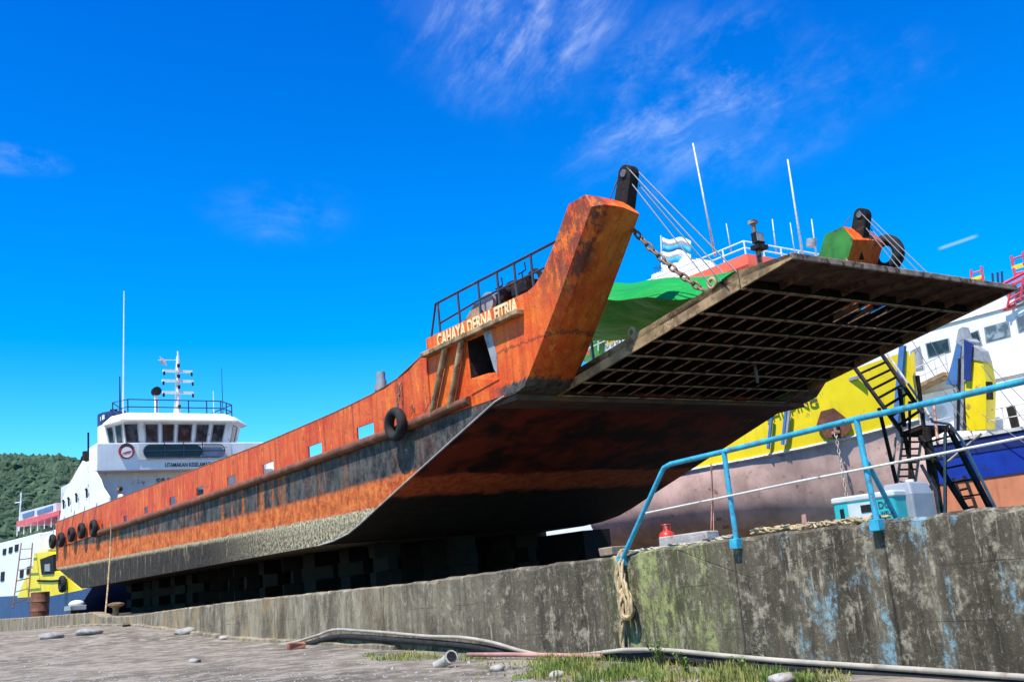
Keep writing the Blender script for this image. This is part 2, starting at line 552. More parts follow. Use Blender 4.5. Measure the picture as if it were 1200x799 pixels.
def m_wall():
    m, t, b = new_mat('stained old concrete')
    P = t.pos()
    x, y, z = t.sep(P)
    al = t.vm('DOT_PRODUCT', t.vm('SUBTRACT', P, tuple(WA)), tuple(wdir))      # metres along the wall
    st = t.noise(t.scl(P, (1.0, 1.0, 0.10)), 2.6, 8, 0.7)
    st2 = t.noise(t.scl(P, (1.0, 1.0, 0.16)), 7.0, 8, 0.72)
    mot = t.noise(P, 5.5, 9, 0.75)
    fin = t.noise(P, 34, 6, 0.75)
    c = t.mix(t.mr(st, 0.3, 0.7), (0.042, 0.036, 0.027), (0.135, 0.118, 0.088))
    c = t.mix(t.m('MULTIPLY', t.mr(st2, 0.42, 0.7), 0.7), c, (0.028, 0.025, 0.02))
    pale = t.m('MULTIPLY', t.mr(mot, 0.5, 0.64), t.mr(st2, 0.36, 0.56))
    c = t.mix(t.m('MULTIPLY', pale, 0.75), c, (0.38, 0.345, 0.27))
    sp_ = t.mr(t.noise(t.scl(P, (1, 1, 0.6)), 21, 7, 0.8), 0.56, 0.64)
    c = t.mix(t.m('MULTIPLY', sp_, 0.55), c, (0.37, 0.355, 0.31))
    # paler, warmer concrete further down the wall
    far = t.mr(al, 5.5, 13.0)
    farn = t.mr(t.noise(t.scl(P, (1, 1, 0.35)), 2.2, 9, 0.78), 0.36, 0.66)
    c = t.mix(t.m('MULTIPLY', far, 0.7), c, t.mix(farn, (0.10, 0.085, 0.062), (0.40, 0.36, 0.28)))
    warm = t.m('MULTIPLY', t.mr(t.noise(P, 0.8, 4), 0.5, 0.65), t.mr(al, 9.0, 18.0))
    c = t.mix(t.m('MULTIPLY', warm, 0.5), c, (0.30, 0.215, 0.11))
    # green algae right of the hanging rope
    ga = t.m('MULTIPLY', t.mr(al, 2.9, 3.7), t.mr(al, 5.0, 5.45, 1.0, 0.0))
    gn = t.m('MULTIPLY', t.mr(t.noise(t.scl(P, (1, 1, 0.3)), 4.2, 8, 0.75), 0.46, 0.6), t.mr(t.noise(P, 13, 7, 0.8), 0.38, 0.55))
    c = t.mix(t.m('MULTIPLY', t.m('MULTIPLY', ga, gn), 0.8), c, (0.36, 0.42, 0.16))
    c = t.mix(t.m('MULTIPLY', ga, 0.18), c, (0.13, 0.15, 0.05))
    # old sky-blue paint spilled down the near end
    bn = t.mr(t.noise(t.scl(P, (1.0, 1.0, 0.36)), 2.6, 8, 0.7, 0.4), 0.53, 0.61)
    bm_ = t.m('MULTIPLY', t.mr(al, 2.8, 2.2), t.mr(t.noise(P, 14, 7, 0.8), 0.42, 0.58))
    c = t.mix(t.m('MULTIPLY', t.m('MULTIPLY', bn, bm_), 0.85), c, (0.20, 0.36, 0.46))
    drp = t.m('MULTIPLY', t.mr(t.noise(t.scl(P, (1, 1, 0.13)), 11, 8, 0.75), 0.55, 0.63), t.mr(t.noise(P, 9, 8, 0.8), 0.42, 0.56))
    c = t.mix(t.m('MULTIPLY', drp, 0.65), c, (0.45, 0.41, 0.33))
    zf = t.m('ADD', z, t.m('MULTIPLY', al, 0.012))
    for z_ in (0.52, 1.0):
        ln = t.mr(t.m('ABSOLUTE', t.m('SUBTRACT', t.m('ADD', zf, t.m('MULTIPLY', t.m('SUBTRACT', t.noise(P, 2.5, 4), 0.5), 0.03)), z_)), 0.008, 0.002)
        c = t.mix(t.m('MULTIPLY', t.m('MULTIPLY', ln, t.mr(t.noise(P, 1.1, 3), 0.5, 0.6)), 0.6), c, (0.025, 0.022, 0.018))
    c = t.mix(1.0, c, (1.05, 1.0, 0.90), 'MULTIPLY')
    # rubbed pale arris
    dark = t.mr(t.noise(P, 3.0, 6, 0.7), 0.55, 0.75)
    c = t.mix(t.m('MULTIPLY', dark, 0.5), c, (0.04, 0.037, 0.03))
    crack = t.nd('ShaderNodeTexVoronoi', feature='DISTANCE_TO_EDGE')
    t.put(crack.inputs['Vector'], t.vm('ADD', t.scl(P, (0.35, 0.35, 0.8)), t.scl(t.noise(P, 3, 4), (0.25, 0.25, 0.25))))
    crack.inputs['Scale'].default_value = 1.0
    cr = t.mr(crack.outputs['Distance'], 0.002, 0.006, 0.35, 0.0)
    for a_ in JOINTS:
        jw = t.m('ADD', al, t.m('MULTIPLY', t.m('SUBTRACT', t.noise(P, 3, 4), 0.5), 0.06))
        cr = t.m('MAXIMUM', cr, t.mr(t.m('ABSOLUTE', t.m('SUBTRACT', jw, a_)), 0.006, 0.016, 1.0, 0.0))
    c = t.mix(t.m('MULTIPLY', cr, 0.55), c, (0.02, 0.018, 0.015))
    h = t.m('ADD', t.m('ADD', mot, t.m('MULTIPLY', fin, 0.7)), t.m('MULTIPLY', cr, -1.0))
    finish(t, b, c, 0.9, t.bump(h, 0.8, 0.02), 0, 0.2)
    return m


def m_ground():
    m, t, b = new_mat('dusty ground')
    P = t.pos()
    n1 = t.noise(P, 0.35, 6, 0.6)
    n2 = t.noise(t.scl(P, (1, 1, 1)), 2.4, 9, 0.72)
    n3 = t.noise(P, 28, 6, 0.75)
    c = t.mix(t.mr(n1, 0.35, 0.65), (0.15, 0.13, 0.098), (0.245, 0.212, 0.16))
    c = t.mix(t.mr(n2, 0.45, 0.62), c, (0.34, 0.30, 0.235))
    c = t.mix(t.m('MULTIPLY', t.mr(n2, 0.5, 0.36), 0.55), c, (0.085, 0.074, 0.058))
    c = t.mix(t.m('MULTIPLY', t.mr(n3, 0.55, 0.7), 0.5), c, (0.40, 0.35, 0.27))
    c = t.mix(t.m('MULTIPLY', t.mr(n3, 0.45, 0.32), 0.6), c, (0.06, 0.055, 0.05))
    pt = t.vm('DOT_PRODUCT', t.vm('SUBTRACT', P, tuple(WA)), tuple(wnor))
    slip = t.mix(t.mr(n2, 0.4, 0.65), (0.04, 0.034, 0.028), (0.11, 0.095, 0.078))  # yard behind the wall, darkened to cut light bounced up under the craft
    c = t.mix(t.mr(pt, 0.2, 0.5), c, slip)
    h = t.m('ADD', t.m('MULTIPLY', n2, 2.0), n3)
    finish(t, b, c, 0.95, t.bump(h, 0.9, 0.03), 0, 0.15)
    return m


def m_forest():
    m, t, b = new_mat('forest foliage')
    P = t.pos()
    oi = t.nd('ShaderNodeNewGeometry').outputs['Random Per Island']
    c = t.mix(oi, (0.018, 0.048, 0.028), (0.075, 0.125, 0.065))
    c = t.mix(t.mr(t.noise(P, 0.05, 5, 0.6), 0.45, 0.65), c, (0.030, 0.062, 0.030))
    c = t.mix(t.mr(t.noise(P, 0.6, 4, 0.7), 0.5, 0.68), c, (0.09, 0.12, 0.07))
    finish(t, b, c, 0.8, t.bump(t.noise(P, 0.7, 5, 0.7), 1.0, 0.8), 0, 0.2)
    return m


def m_glass(name='dark window glass', col=(0.012, 0.014, 0.018)):
    m, t, b = new_mat(name)
    P = t.obj()
    c = t.mix(t.mr(t.noise(P, 2.5, 4), 0.45, 0.62), col, tuple(k * 3 + 0.012 for k in col))
    finish(t, b, c, 0.12, None, 0, 0.5)
    return m


def m_tarp():
    m, t, b = new_mat('green woven tarpaulin')
    P = t.obj()
    n = t.noise(P, 1.2, 5, 0.6)
    c = t.mix(n, (0.0, 0.20, 0.022), (0.01, 0.36, 0.05))
    tr = t.nd('ShaderNodeBsdfTranslucent')
    tr.inputs[0].default_value = (0.0, 0.30, 0.03, 1)
    mx = t.nd('ShaderNodeMixShader')
    mx.inputs[0].default_value = 0.05
    finish(t, b, c, 0.5, t.bump(t.m('ADD', t.m('MULTIPLY', n, 2), t.noise(t.scl(P, (1, 4, 4)), 1.5, 4)), 0.6, 0.12), 0, 0.3)
    out = m.node_tree.nodes['Material Output']
    t.t.links.new(b.outputs[0], mx.inputs[1])
    t.t.links.new(tr.outputs[0], mx.inputs[2])
    t.t.links.new(mx.outputs[0], out.inputs[0])
    return m


JOINTS = [ws(wp(u, 700)) for u in (729, 867, 1047, 1300)] + [ws(wp(u, 720)) for u in (322, 450)]
MAT = dict(
    hull=m_hull(), bulwark=m_orange('orange bulwark paint'),
    cheek=m_orange('orange bow paint', (0.68, 0.066, 0.006), (0.78, 0.17, 0.015), 1.0, True),
    bowplate=m_bowplate(), wall=m_wall(), ground=m_ground(), forest=m_forest(), glass=m_glass(), tarp=m_tarp(),
    rail=paint('rusted rub rail', (0.17, 0.062, 0.03), 0.7, 0.5, 3, 0.4, (0.10, 0.04, 0.022), 0.4),
    rampsteel=paint('rusted ramp steel', (0.34, 0.225, 0.15), 0.75, 0.5, 2.5, 0.5, (0.09, 0.035, 0.018)),
    rampside=paint('bare weathered ramp edge', (0.34, 0.225, 0.11), 0.75, 0.5, 2.2, 0.48, (0.14, 0.08, 0.04), 0.6),
    toe=paint('rusty toe plate', (0.11, 0.066, 0.042), 0.85, 0.6, 2.2, 0.5, (0.05, 0.022, 0.013)),
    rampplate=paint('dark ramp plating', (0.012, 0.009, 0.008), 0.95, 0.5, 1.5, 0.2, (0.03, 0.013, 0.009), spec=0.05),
    black=paint('worn black paint', (0.020, 0.018, 0.018), 0.75, 0.4, 4, 0.3, (0.06, 0.03, 0.02), spec=0.15),
    navy=paint('navy rail paint', (0.02, 0.035, 0.12), 0.5, 0.2, 3),
    darkrail=paint('dark blue-grey rail paint', (0.035, 0.045, 0.075), 0.5, 0.3, 3, 0.2),
    white=paint('white ship paint', (0.80, 0.80, 0.79), 0.45, 0.08, 1.2, 0.0, streak=0.25, streak_col=(0.55, 0.50, 0.44)),
    whitestain=paint('rust-stained white paint', (0.78, 0.78, 0.76), 0.5, 0.1, 0.9, 0.12, (0.30, 0.15, 0.08), 0.35, (0.50, 0.40, 0.30)),
    shadewhite=paint('shade-grey white paint', (0.62, 0.60, 0.58), 0.5, 0.12, 1.2, 0.1, (0.25, 0.14, 0.08), 0.3),  # white with overhang shade put into its tone; also serves grey-white trim
    deck=paint('deck plating', (0.10, 0.06, 0.045), 0.8, 0.4, 1, 0.4),
    rubber=paint('old tyre rubber', (0.022, 0.022, 0.023), 0.8, 0.4, 6, bump=0.5, spec=0.25),
    chain=paint('rusty chain', (0.23, 0.15, 0.10), 0.6, 0.5, 9, 0.5, (0.16, 0.07, 0.035), metal=0.3),
    wire=paint('steel wire', (0.12, 0.12, 0.13), 0.5, 0.3, 10),
    cyan=paint('turquoise rail paint', (0.035, 0.34, 0.50), 0.45, 0.3, 9.0, 0.28, (0.10, 0.12, 0.13), 0.4, (0.04, 0.20, 0.30)),
    cream=paint('chalky white pipe paint', (0.62, 0.60, 0.55), 0.6, 0.2, 3, 0.15, (0.30, 0.17, 0.10)),
    rope=paint('frayed manila rope', (0.46, 0.35, 0.20), 0.95, 0.45, 9, bump=0.9, spec=0.1),
    ropegrey=paint('weathered grey rope', (0.42, 0.38, 0.31), 0.95, 0.45, 9, bump=0.9, spec=0.1),
    yellow=paint('bright yellow ship paint', (0.82, 0.62, 0.006), 0.45, 0.10, 0.9, 0.02, (0.40, 0.26, 0.04), 0.3, (0.45, 0.32, 0.03)),
    brownhull=paint('faded antifouling red-brown', (0.20, 0.115, 0.095), 0.8, 0.3, 1.2, 0.35, (0.12, 0.065, 0.05), 0.3),
    pinkhull=paint('chalky pink antifouling', (0.52, 0.29, 0.22), 0.85, 0.2, 1.0, 0.2, (0.33, 0.17, 0.12), 0.3),
    salmon=paint('salmon antifouling', (0.66, 0.25, 0.13), 0.8, 0.15, 1.0, 0.1, (0.45, 0.17, 0.10), 0.3),
    blue=paint('royal blue hull paint', (0.008, 0.045, 0.36), 0.45, 0.2, 1.2, 0.1, (0.02, 0.03, 0.12), 0.3),
    darkblue=paint('deep blue hull paint', (0.012, 0.03, 0.16), 0.5, 0.3, 1.2, 0.1, (0.03, 0.03, 0.07)),
    steelblue=paint('steel blue paint', (0.06, 0.16, 0.36), 0.5, 0.2, 2, 0.15, (0.2, 0.2, 0.22)),
    grey=paint('grey steel paint', (0.30, 0.31, 0.33), 0.55, 0.25, 2, 0.2, (0.14, 0.12, 0.10), 0.3),
    drumgrey=paint('grey plastic drum', (0.27, 0.29, 0.32), 0.5, 0.15, 2),
    teal=paint('turquoise machine paint', (0.03, 0.42, 0.44), 0.4, 0.15, 2, 0.1, (0.12, 0.18, 0.18), 0.2),
    palegrey=paint('pale panel paint', (0.55, 0.60, 0.58), 0.5, 0.15, 3),
    red=paint('bright red paint', (0.62, 0.035, 0.025), 0.4, 0.2, 2, 0.1, (0.3, 0.06, 0.04)),
    palepink=paint('faded pink cloth', (0.65, 0.42, 0.45), 0.8, 0.2, 4),
    maroon=paint('dull red emblem paint', (0.30, 0.05, 0.045), 0.5, 0.35, 4),
    pinkred=paint('red-pink ladder paint', (0.72, 0.06, 0.09), 0.45, 0.2, 2),
    coral=paint('orange-red roof paint', (0.78, 0.12, 0.06), 0.5, 0.15, 0.8, 0.0, streak=0.2),
    rustpipe=paint('pink rusted pipe', (0.46, 0.24, 0.19), 0.75, 0.3, 3, 0.4, (0.25, 0.10, 0.06)),
    green=paint('worn green paint', (0.045, 0.20, 0.03), 0.55, 0.35, 1.6, 0.25, (0.06, 0.07, 0.03), 0.5),
    darkgreen=paint('dark green board paint', (0.015, 0.05, 0.035), 0.5, 0.3, 2),
    letter=paint('cream lettering paint', (0.76, 0.62, 0.34), 0.6, 0.15, 4, 0.1, (0.4, 0.2, 0.08)),
    darkletter=paint('dark lettering paint', (0.05, 0.045, 0.04), 0.6, 0.2, 4),
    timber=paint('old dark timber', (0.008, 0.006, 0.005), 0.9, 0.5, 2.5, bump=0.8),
    plank=paint('weathered plank', (0.30, 0.22, 0.15), 0.9, 0.4, 4, bump=0.6),
    stone=paint('grey stone', (0.30, 0.285, 0.26), 0.9, 0.35, 5, bump=0.8),
    brick=paint('broken brick', (0.32, 0.13, 0.08), 0.9, 0.4, 6, bump=0.8),
    concrete=paint('pale concrete block', (0.40, 0.37, 0.33), 0.9, 0.3, 3, 0.2, (0.3, 0.2, 0.17), bump=0.7),
    water=None, skin=paint('brown skin', (0.30, 0.15, 0.09), 0.6, 0.1, 6), hair=paint('black hair', (0.012, 0.01, 0.01), 0.6, 0.2, 20),
    shirt=paint('pale shirt cloth', (0.60, 0.56, 0.46), 0.85, 0.15, 8),
    hose=paint('dusty white hose', (0.36, 0.32, 0.26), 0.6, 0.25, 3, 0.2, (0.25, 0.2, 0.15)),
    grass=None)

# ------------------------------------------------------------------ ground, water, hill
top_tab = sorted((ws(wp(u, v)), wp(u, v).z) for u, v in
                 [(1700, 528), (1350, 571), (1200, 589.5), (1050, 607), (900, 625), (800, 638), (741, 646), (727, 651), (680, 656), (600, 666), (480, 683),
                  (380, 693), (280, 703.5), (200, 714), (160, 720), (150, 721.5), (120, 722), (108, 717), (60, 721), (0, 725), (-60, 729)])
base_tab = sorted((ws(wp(u, v)), wp(u, v).z) for u, v in
                  [(1200, 797), (900, 783), (680, 770), (480, 761), (280, 749), (160, 733), (107, 733), (0, 740), (-60, 744)])


def ground_z(s, t):
    n = mnoise.noise(V((s * 0.35, t * 0.35, 0.3))) * 0.05 + mnoise.noise(V((s * 1.3, t * 1.3, 4.0))) * 0.02
    if t < 0.2:
        z = lerp_tab(base_tab, s) + n * (0.25 + min(1, max(0, -t)) * 0.75)
    else:
        z = lerp_tab(top_tab, s) - 0.17 + n
    e = max(s - 66, 0) / 14 + max(t - 75, 0) / 20
    return z - min(e * 2.2, 3.0)


ss = [-400, -200, -100, -60, -40, -30, -24] + [-20 + 0.5 * i for i in range(140)] + [50 + 1.5 * i for i in range(30)] + [110, 140, 200, 400]
tt = [-400, -200, -100, -60, -45, -35, -30] + [-26 + 0.4 * i for i in range(65)] + [-0.02, 0.12, 0.28, 0.8] + [1.5 + 1.2 * i for i in range(30)] + [40 + 4 * i for i in range(16)] + [120, 160, 260]
g = MB()
for s_ in ss:
    for t_ in tt:
        p = WA + wdir * s_ + wnor * t_
        g.v.append((p.x, p.y, ground_z(s_, t_)))
nt_ = len(tt)
for i in range(len(ss) - 1):
    for j in range(nt_ - 1):
        g.f.append((i * nt_ + j, (i + 1) * nt_ + j, (i + 1) * nt_ + j + 1, i * nt_ + j + 1))
tag(g.build('ground', MAT['ground'], smooth=True), 'bare dusty grey ground in front of the wall and across the yard', 'ground', kind='structure')


def m_water():
    m, t, b = new_mat('harbour water')
    P = t.pos()
    finish(t, b, (0.01, 0.035, 0.045), 0.12, t.bump(t.noise(P, 0.6, 4), 0.3, 0.2), 0, 0.5)
    return m


w = MB()
w.add([(-3000, -3000, -1.3), (3000, -3000, -1.3), (3000, 3000, -1.3), (-3000, 3000, -1.3)], [(0, 1, 2, 3)])
tag(w.build('water', m_water()), 'calm harbour water beyond the slipways', 'water', kind='structure')

# wooded hill across the bay
ridge_img = [(-420, 560), (-250, 540), (-120, 533), (-60, 526), (-20, 528), (10, 529), (45, 531), (70, 530), (90, 534), (120, 545), (160, 560), (200, 590), (250, 640), (290, 690), (330, 706)]
hd = 620.0
hb = MB()
rows = []
for k in range(len(ridge_img) * 6 - 5):
    f_ = k / 6.0
    i = min(int(f_), len(ridge_img) - 2)
    a = f_ - i
    u = ridge_img[i][0] * (1 - a) + ridge_img[i + 1][0] * a
    v = ridge_img[i][1] * (1 - a) + ridge_img[i + 1][1] * a
    p = at(u, v + 17, hd)
    row = []
    fw_ = V((p.x, p.y, 0)).normalized()
    H = max(p.z, 1.0)
    for q in range(11):
        c = q / 10.0
        hgt = H * (math.sin(c * math.pi / 2) ** 1.15)
        pos = V((p.x, p.y, 0)) - fw_ * (1 - c) * 190 * (H / 100 + 0.3)
        hgt *= 1 + 0.10 * mnoise.noise(V((pos.x * 0.012, pos.y * 0.012, 2.0))) * (1 - c)
        row.append((pos.x, pos.y, hgt - 2.0 * (1 - c)))
    pos = V((p.x, p.y, 0)) + fw_ * 200
    row.append((pos.x, pos.y, -3))
    rows.append(row)
for r_ in rows:
    hb.v += r_
for i in range(len(rows) - 1):
    for j in range(11):
        hb.f.append((i * 12 + j, (i + 1) * 12 + j, (i + 1) * 12 + j + 1, i * 12 + j + 1))
hill = tag(hb.build('hill', MAT['forest'], smooth=True), 'dark green wooded hill across the water', 'hill', kind='structure')

# the wood on it, one mass of crowns
ico_v = []
ph = (1 + 5 ** 0.5) / 2
for a_, b_ in ((1, ph), (-1, ph), (1, -ph), (-1, -ph)):
    ico_v += [V((0, a_, b_)).normalized(), V((a_, b_, 0)).normalized(), V((b_, 0, a_)).normalized()]
import bmesh
_bm = bmesh.new()
bmesh.ops.create_icosphere(_bm, subdivisions=2, radius=1.0)
_b1 = bmesh.new()
bmesh.ops.create_icosphere(_b1, subdivisions=1, radius=1.0)
IC1_V = [v.co.copy() for v in _b1.verts]
IC1_F = [tuple(v.index for v in f.verts) for f in _b1.faces]
_b1.free()
ICO_V = [v.co.copy() for v in _bm.verts]
ICO_F = [tuple(v.index for v in f.verts) for f in _bm.faces]
_bm.free()
fb = MB()
rnd = random.Random(5)
for i in range(len(rows) - 1):
    if ridge_img[min(i // 6, len(ridge_img) - 1)][0] > 245: continue
    for j in range(1, 10):
        for rep in range(9):
            a, b = rnd.random(), rnd.random()
            p00, p10, p01 = V(rows[i][j]), V(rows[i + 1][j]), V(rows[i][j + 1])
            p = p00 + (p10 - p00) * a + (p01 - p00) * b
            r = rnd.uniform(1.5, 3.6)
            ex = rnd.uniform(0.9, 1.6)
            seed = rnd.uniform(0, 100)
            vs = []
            for q in IC1_V:
                k = 1 + 0.5 * mnoise.noise(q * 2.2 + V((seed, 0, 0))) + rnd.uniform(-0.16, 0.16)
                vs.append((p.x + q.x * r * k, p.y + q.y * r * k, p.z + r * 0.5 + q.z * r * k * ex))
            fb.add(vs, IC1_F)
tag(fb.build('forest', MAT['forest']), 'dense woodland covering the far hill', 'woodland', kind='stuff')

# ------------------------------------------------------------------ the long concrete quay wall
TH = 0.45
wm = MB()
cols = []
s_ = -9.0
while s_ < 78:
    cols.append(s_)
    s_ += 0.10 if s_ < 16 else (0.22 if s_ < 40 else 0.6)
NH = 9
prof_n = None
for s_ in cols:
    zt = lerp_tab(top_tab, s_)
    zt += 0.022 * mnoise.noise(V((s_ * 2.3, 0, 0))) + 0.014 * mnoise.noise(V((s_ * 9, 3, 0)))
    chip = mnoise.noise(V((s_ * 3.1, 7.7, 0)))
    chipd = 0.035 * max(0, chip - 0.25) * 3
    zb = lerp_tab(base_tab, s_) - 0.5
    off0 = 0.0 if s_ > ws(wp(729, 700)) else 0.015
    ring = []
    for h in range(NH):
        k = h / (NH - 1)
        z = zb + (zt - 0.03 - chipd - zb) * k
        o = 0.012 * mnoise.noise(V((s_ * 1.7, z * 2.0, 1.0))) + 0.006 * mnoise.noise(V((s_ * 6, z * 6, 5.0))) + off0
        ring.append((s_, -o, z))
    ring.append((s_, 0.035 + chipd * 1.3, zt))
    ring.append((s_, TH * 0.5, zt + 0.008 * mnoise.noise(V((s_ * 4, 9, 0)))))
    ring.append((s_, TH - 0.03, zt - 0.01))
    ring.append((s_, TH, zt - 0.04))
    ring.append((s_, TH, zb))
    prof_n = len(ring)
    for (a, t_, z) in ring:
        p = WA + wdir * a + wnor * t_
        wm.v.append((p.x, p.y, z))
for i in range(len(cols) - 1):
    for j in range(prof_n):
        wm.f.append((i * prof_n + j, (i + 1) * prof_n + j, (i + 1) * prof_n + (j + 1) % prof_n, i * prof_n + (j + 1) % prof_n))
wm.f.append(tuple(range(prof_n)))
wm.f.append(tuple((len(cols) - 1) * prof_n + j for j in range(prof_n)))
tag(wm.build('quay_wall', MAT['wall'], smooth='auto'), 'long stained grey concrete wall beside the slipway', 'wall')

# broken concrete footing along the far half of the wall
qw = D.objects['quay_wall']
fm_ = MB(); fs_ = []
sA, sB = ws(wp(470, 760)), ws(wp(60, 735))
x = sA
while x < sB:
    zb = lerp_tab(base_tab, x); n1 = mnoise.noise(V((x * 1.3, 0, 2.0))); n2 = mnoise.noise(V((x * 4, 5, 2.0)))
    d_ = 0.14 + 0.05 * n1 + 0.03 * n2; hh = 0.07 + 0.03 * mnoise.noise(V((x * 0.8, 1, 7.0))) + 0.015 * n2
    ring = []
    for (t_, z) in ((0.05, zb - 0.2), (-d_ - 0.02, zb - 0.2), (-d_, zb + hh * 0.7), (-d_ + 0.03, zb + hh), (0.05, zb + hh + 0.015)):
        p = WA + wdir * x + wnor * t_; ring.append((p.x, p.y, z))
    fs_.append(ring); x += 0.15
fm_.loft(fs_)
fm_.build('footing', MAT['wall'], qw, smooth='auto')

# ------------------------------------------------------------------ the landing craft
craft = empty('landing_craft', SHIP, 'large rusty orange landing craft on the slipway with its bow ramp lowered', 'ship')
B = 10.0
top_pts = [(-34.0, 3.79), (-22.7, 3.69), (-14.3, 3.60), (-5.6, 3.50), (0.5, 3.56), (3.1, 3.66), (4.3, 3.85), (5.2, 4.14)]
rake = [(-1.4, 0.0), (-0.4, 0.05), (0.5, 0.17), (1.25, 0.37), (1.97, 0.60), (4.0, 1.225), (6.0, 1.84), (7.8, 2.385), (8.15, 2.44), (8.6, 2.44)]
stern = [(-34.0, 2.4), (-33.95, 1.35), (-28.4, 0.0)]
# hull: two sides, bottom, transom
side = [(-34.0, 2.4)] + stern[1:] + rake + [(8.6, 2.46)]
hm = MB()
for y in (0.0, B):
    hm.add([(x, y, z) for x, z in side], [tuple(range(len(side)))])
pb = stern + rake[:1]
for (a, b) in zip(pb, pb[1:]):
    hm.add([(a[0], 0, a[1]), (b[0], 0, b[1]), (b[0], B, b[1]), (a[0], B, a[1])], [(0, 1, 2, 3)])
hull = hm.build('hull', MAT['hull'], craft)
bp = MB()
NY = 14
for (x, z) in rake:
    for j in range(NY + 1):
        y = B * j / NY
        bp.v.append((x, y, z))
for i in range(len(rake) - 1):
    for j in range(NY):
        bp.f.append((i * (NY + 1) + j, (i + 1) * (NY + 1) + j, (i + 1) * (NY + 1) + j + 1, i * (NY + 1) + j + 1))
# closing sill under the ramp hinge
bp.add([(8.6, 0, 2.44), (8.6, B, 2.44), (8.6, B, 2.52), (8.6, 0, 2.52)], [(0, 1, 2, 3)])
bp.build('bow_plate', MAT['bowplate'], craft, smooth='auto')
# pale worn weld along the rake edge
ed = MB()
ed.tube([(x + 0.01, -0.005, z) for x, z in rake[:-1]], 0.022, 6)
ed.build('bow_edge', MAT['concrete'], craft)
dk = MB()
dk.box((-33.9, 0.07, 2.30), (8.5, B - 0.07, 2.42))
dk.build('deck', MAT['deck'], craft)


def top_z(x):
    return lerp_tab(top_pts, x)


# bulwarks with freeing ports cut through
ports = []
for (u, v, w_, h_) in [(429, 505, 0.95, 0.33), (370, 527, 0.9, 0.33), (315, 548, 0.9, 0.32), (272, 562.5, 0.8, 0.30), (235, 575, 0.75, 0.3), (203, 586.5, 0.7, 0.3), (172, 597.5, 0.5, 0.28), (147.5, 607.5, 0.5, 0.27), (120.5, 617, 0.4, 0.26)]:
    p = sp(u, v, 0)
    ports.append((p.x - w_ / 2, p.x + w_ / 2, max(p.z - h_ / 2, 2.50), p.z + h_ / 2))
ports.sort()


def bulwark(y, outer):
    b = MB()
    xs = sorted({-34.0, 5.2} | {p for q in ports for p in q[:2]} | {x for x, z in top_pts} | {-34 + 0.98 * i for i in range(40)})
    def q(x0, x1, z00, z01, z10, z11):
        b.add([(x0, y, z00), (x1, y, z10), (x1, y, z11), (x0, y, z01)], [(0, 1, 2, 3)])
    for x0, x1 in zip(xs, xs[1:]):
        hit = [p for p in ports if p[0] - 1e-6 <= x0 and x1 <= p[1] + 1e-6]
        if hit:
            p = hit[0]
            q(x0, x1, 2.4, p[2], 2.4, p[2])
            q(x0, x1, p[3], top_z(x0), p[3], top_z(x1))
        else:
            q(x0, x1, 2.4, top_z(x0), 2.4, top_z(x1))
    import bmesh as bmm
    o = b.build('bulwark', MAT['bulwark'], craft)
    bm = bmm.new(); bm.from_mesh(o.data)
    bmm.ops.remove_doubles(bm, verts=bm.verts[:], dist=0.001)
    bmm.ops.recalc_face_normals(bm, faces=bm.faces[:])
    bm.to_mesh(o.data); bm.free()
    md = o.modifiers.new('solid', 'SOLIDIFY'); md.thickness = 0.05; md.offset = 0.0
    # capping rail
    c = MB()
    c.tube([(x, y, top_z(x) + 0.01) for x in [-34 + 1.3 * i for i in range(31)] if x < 5.2] + [(5.2, y, 4.14)], 0.035, 6)
    c.build('bulwark_cap', MAT['rail'], craft, smooth=True)


bulwark(0.0, -1)
bulwark(B, 1)
# transom top
tb = MB()
tb.box((-34.03, 0.05, 2.4), (-33.97, B - 0.05, 3.2))
tb.build('transom', MAT['bulwark'], craft)

# rub rail: a half-round bar standing off the shell
for y, d in ((0, -1), (B, 1)):
    r = MB()
    pts = []
    for x, z in [(-25.6, 2.36), (-25.0, 2.43), (-20, 2.41), (-15, 2.40), (-10, 2.39), (-5.7, 2.40), (-2, 2.42), (0, 2.43), (2.9, 2.46), (5, 2.52), (6.9, 2.60)]:
        pts.append((x, y + d * 0.06, z))
    r.tube(pts, [0.09] + [0.125] * (len(pts) - 2) + [0.10], 10)
    r.build('rub_rail', MAT['rail'], craft, smooth='auto')

# bow cheeks: forecastle side and raked horn in one shell, near one with a recessed opening
out = [(5.2, 2.42), (8.55, 2.42), (9.0, 2.5), (9.62, 3.12), (10.45, 4.05), (11.45, 5.22), (11.72, 5.54), (11.50, 5.85), (10.96, 5.83), (10.42, 5.22), (9.92, 4.72), (9.60, 4.52), (9.34, 4.46), (5.22, 4.46)]
HW = 1.25


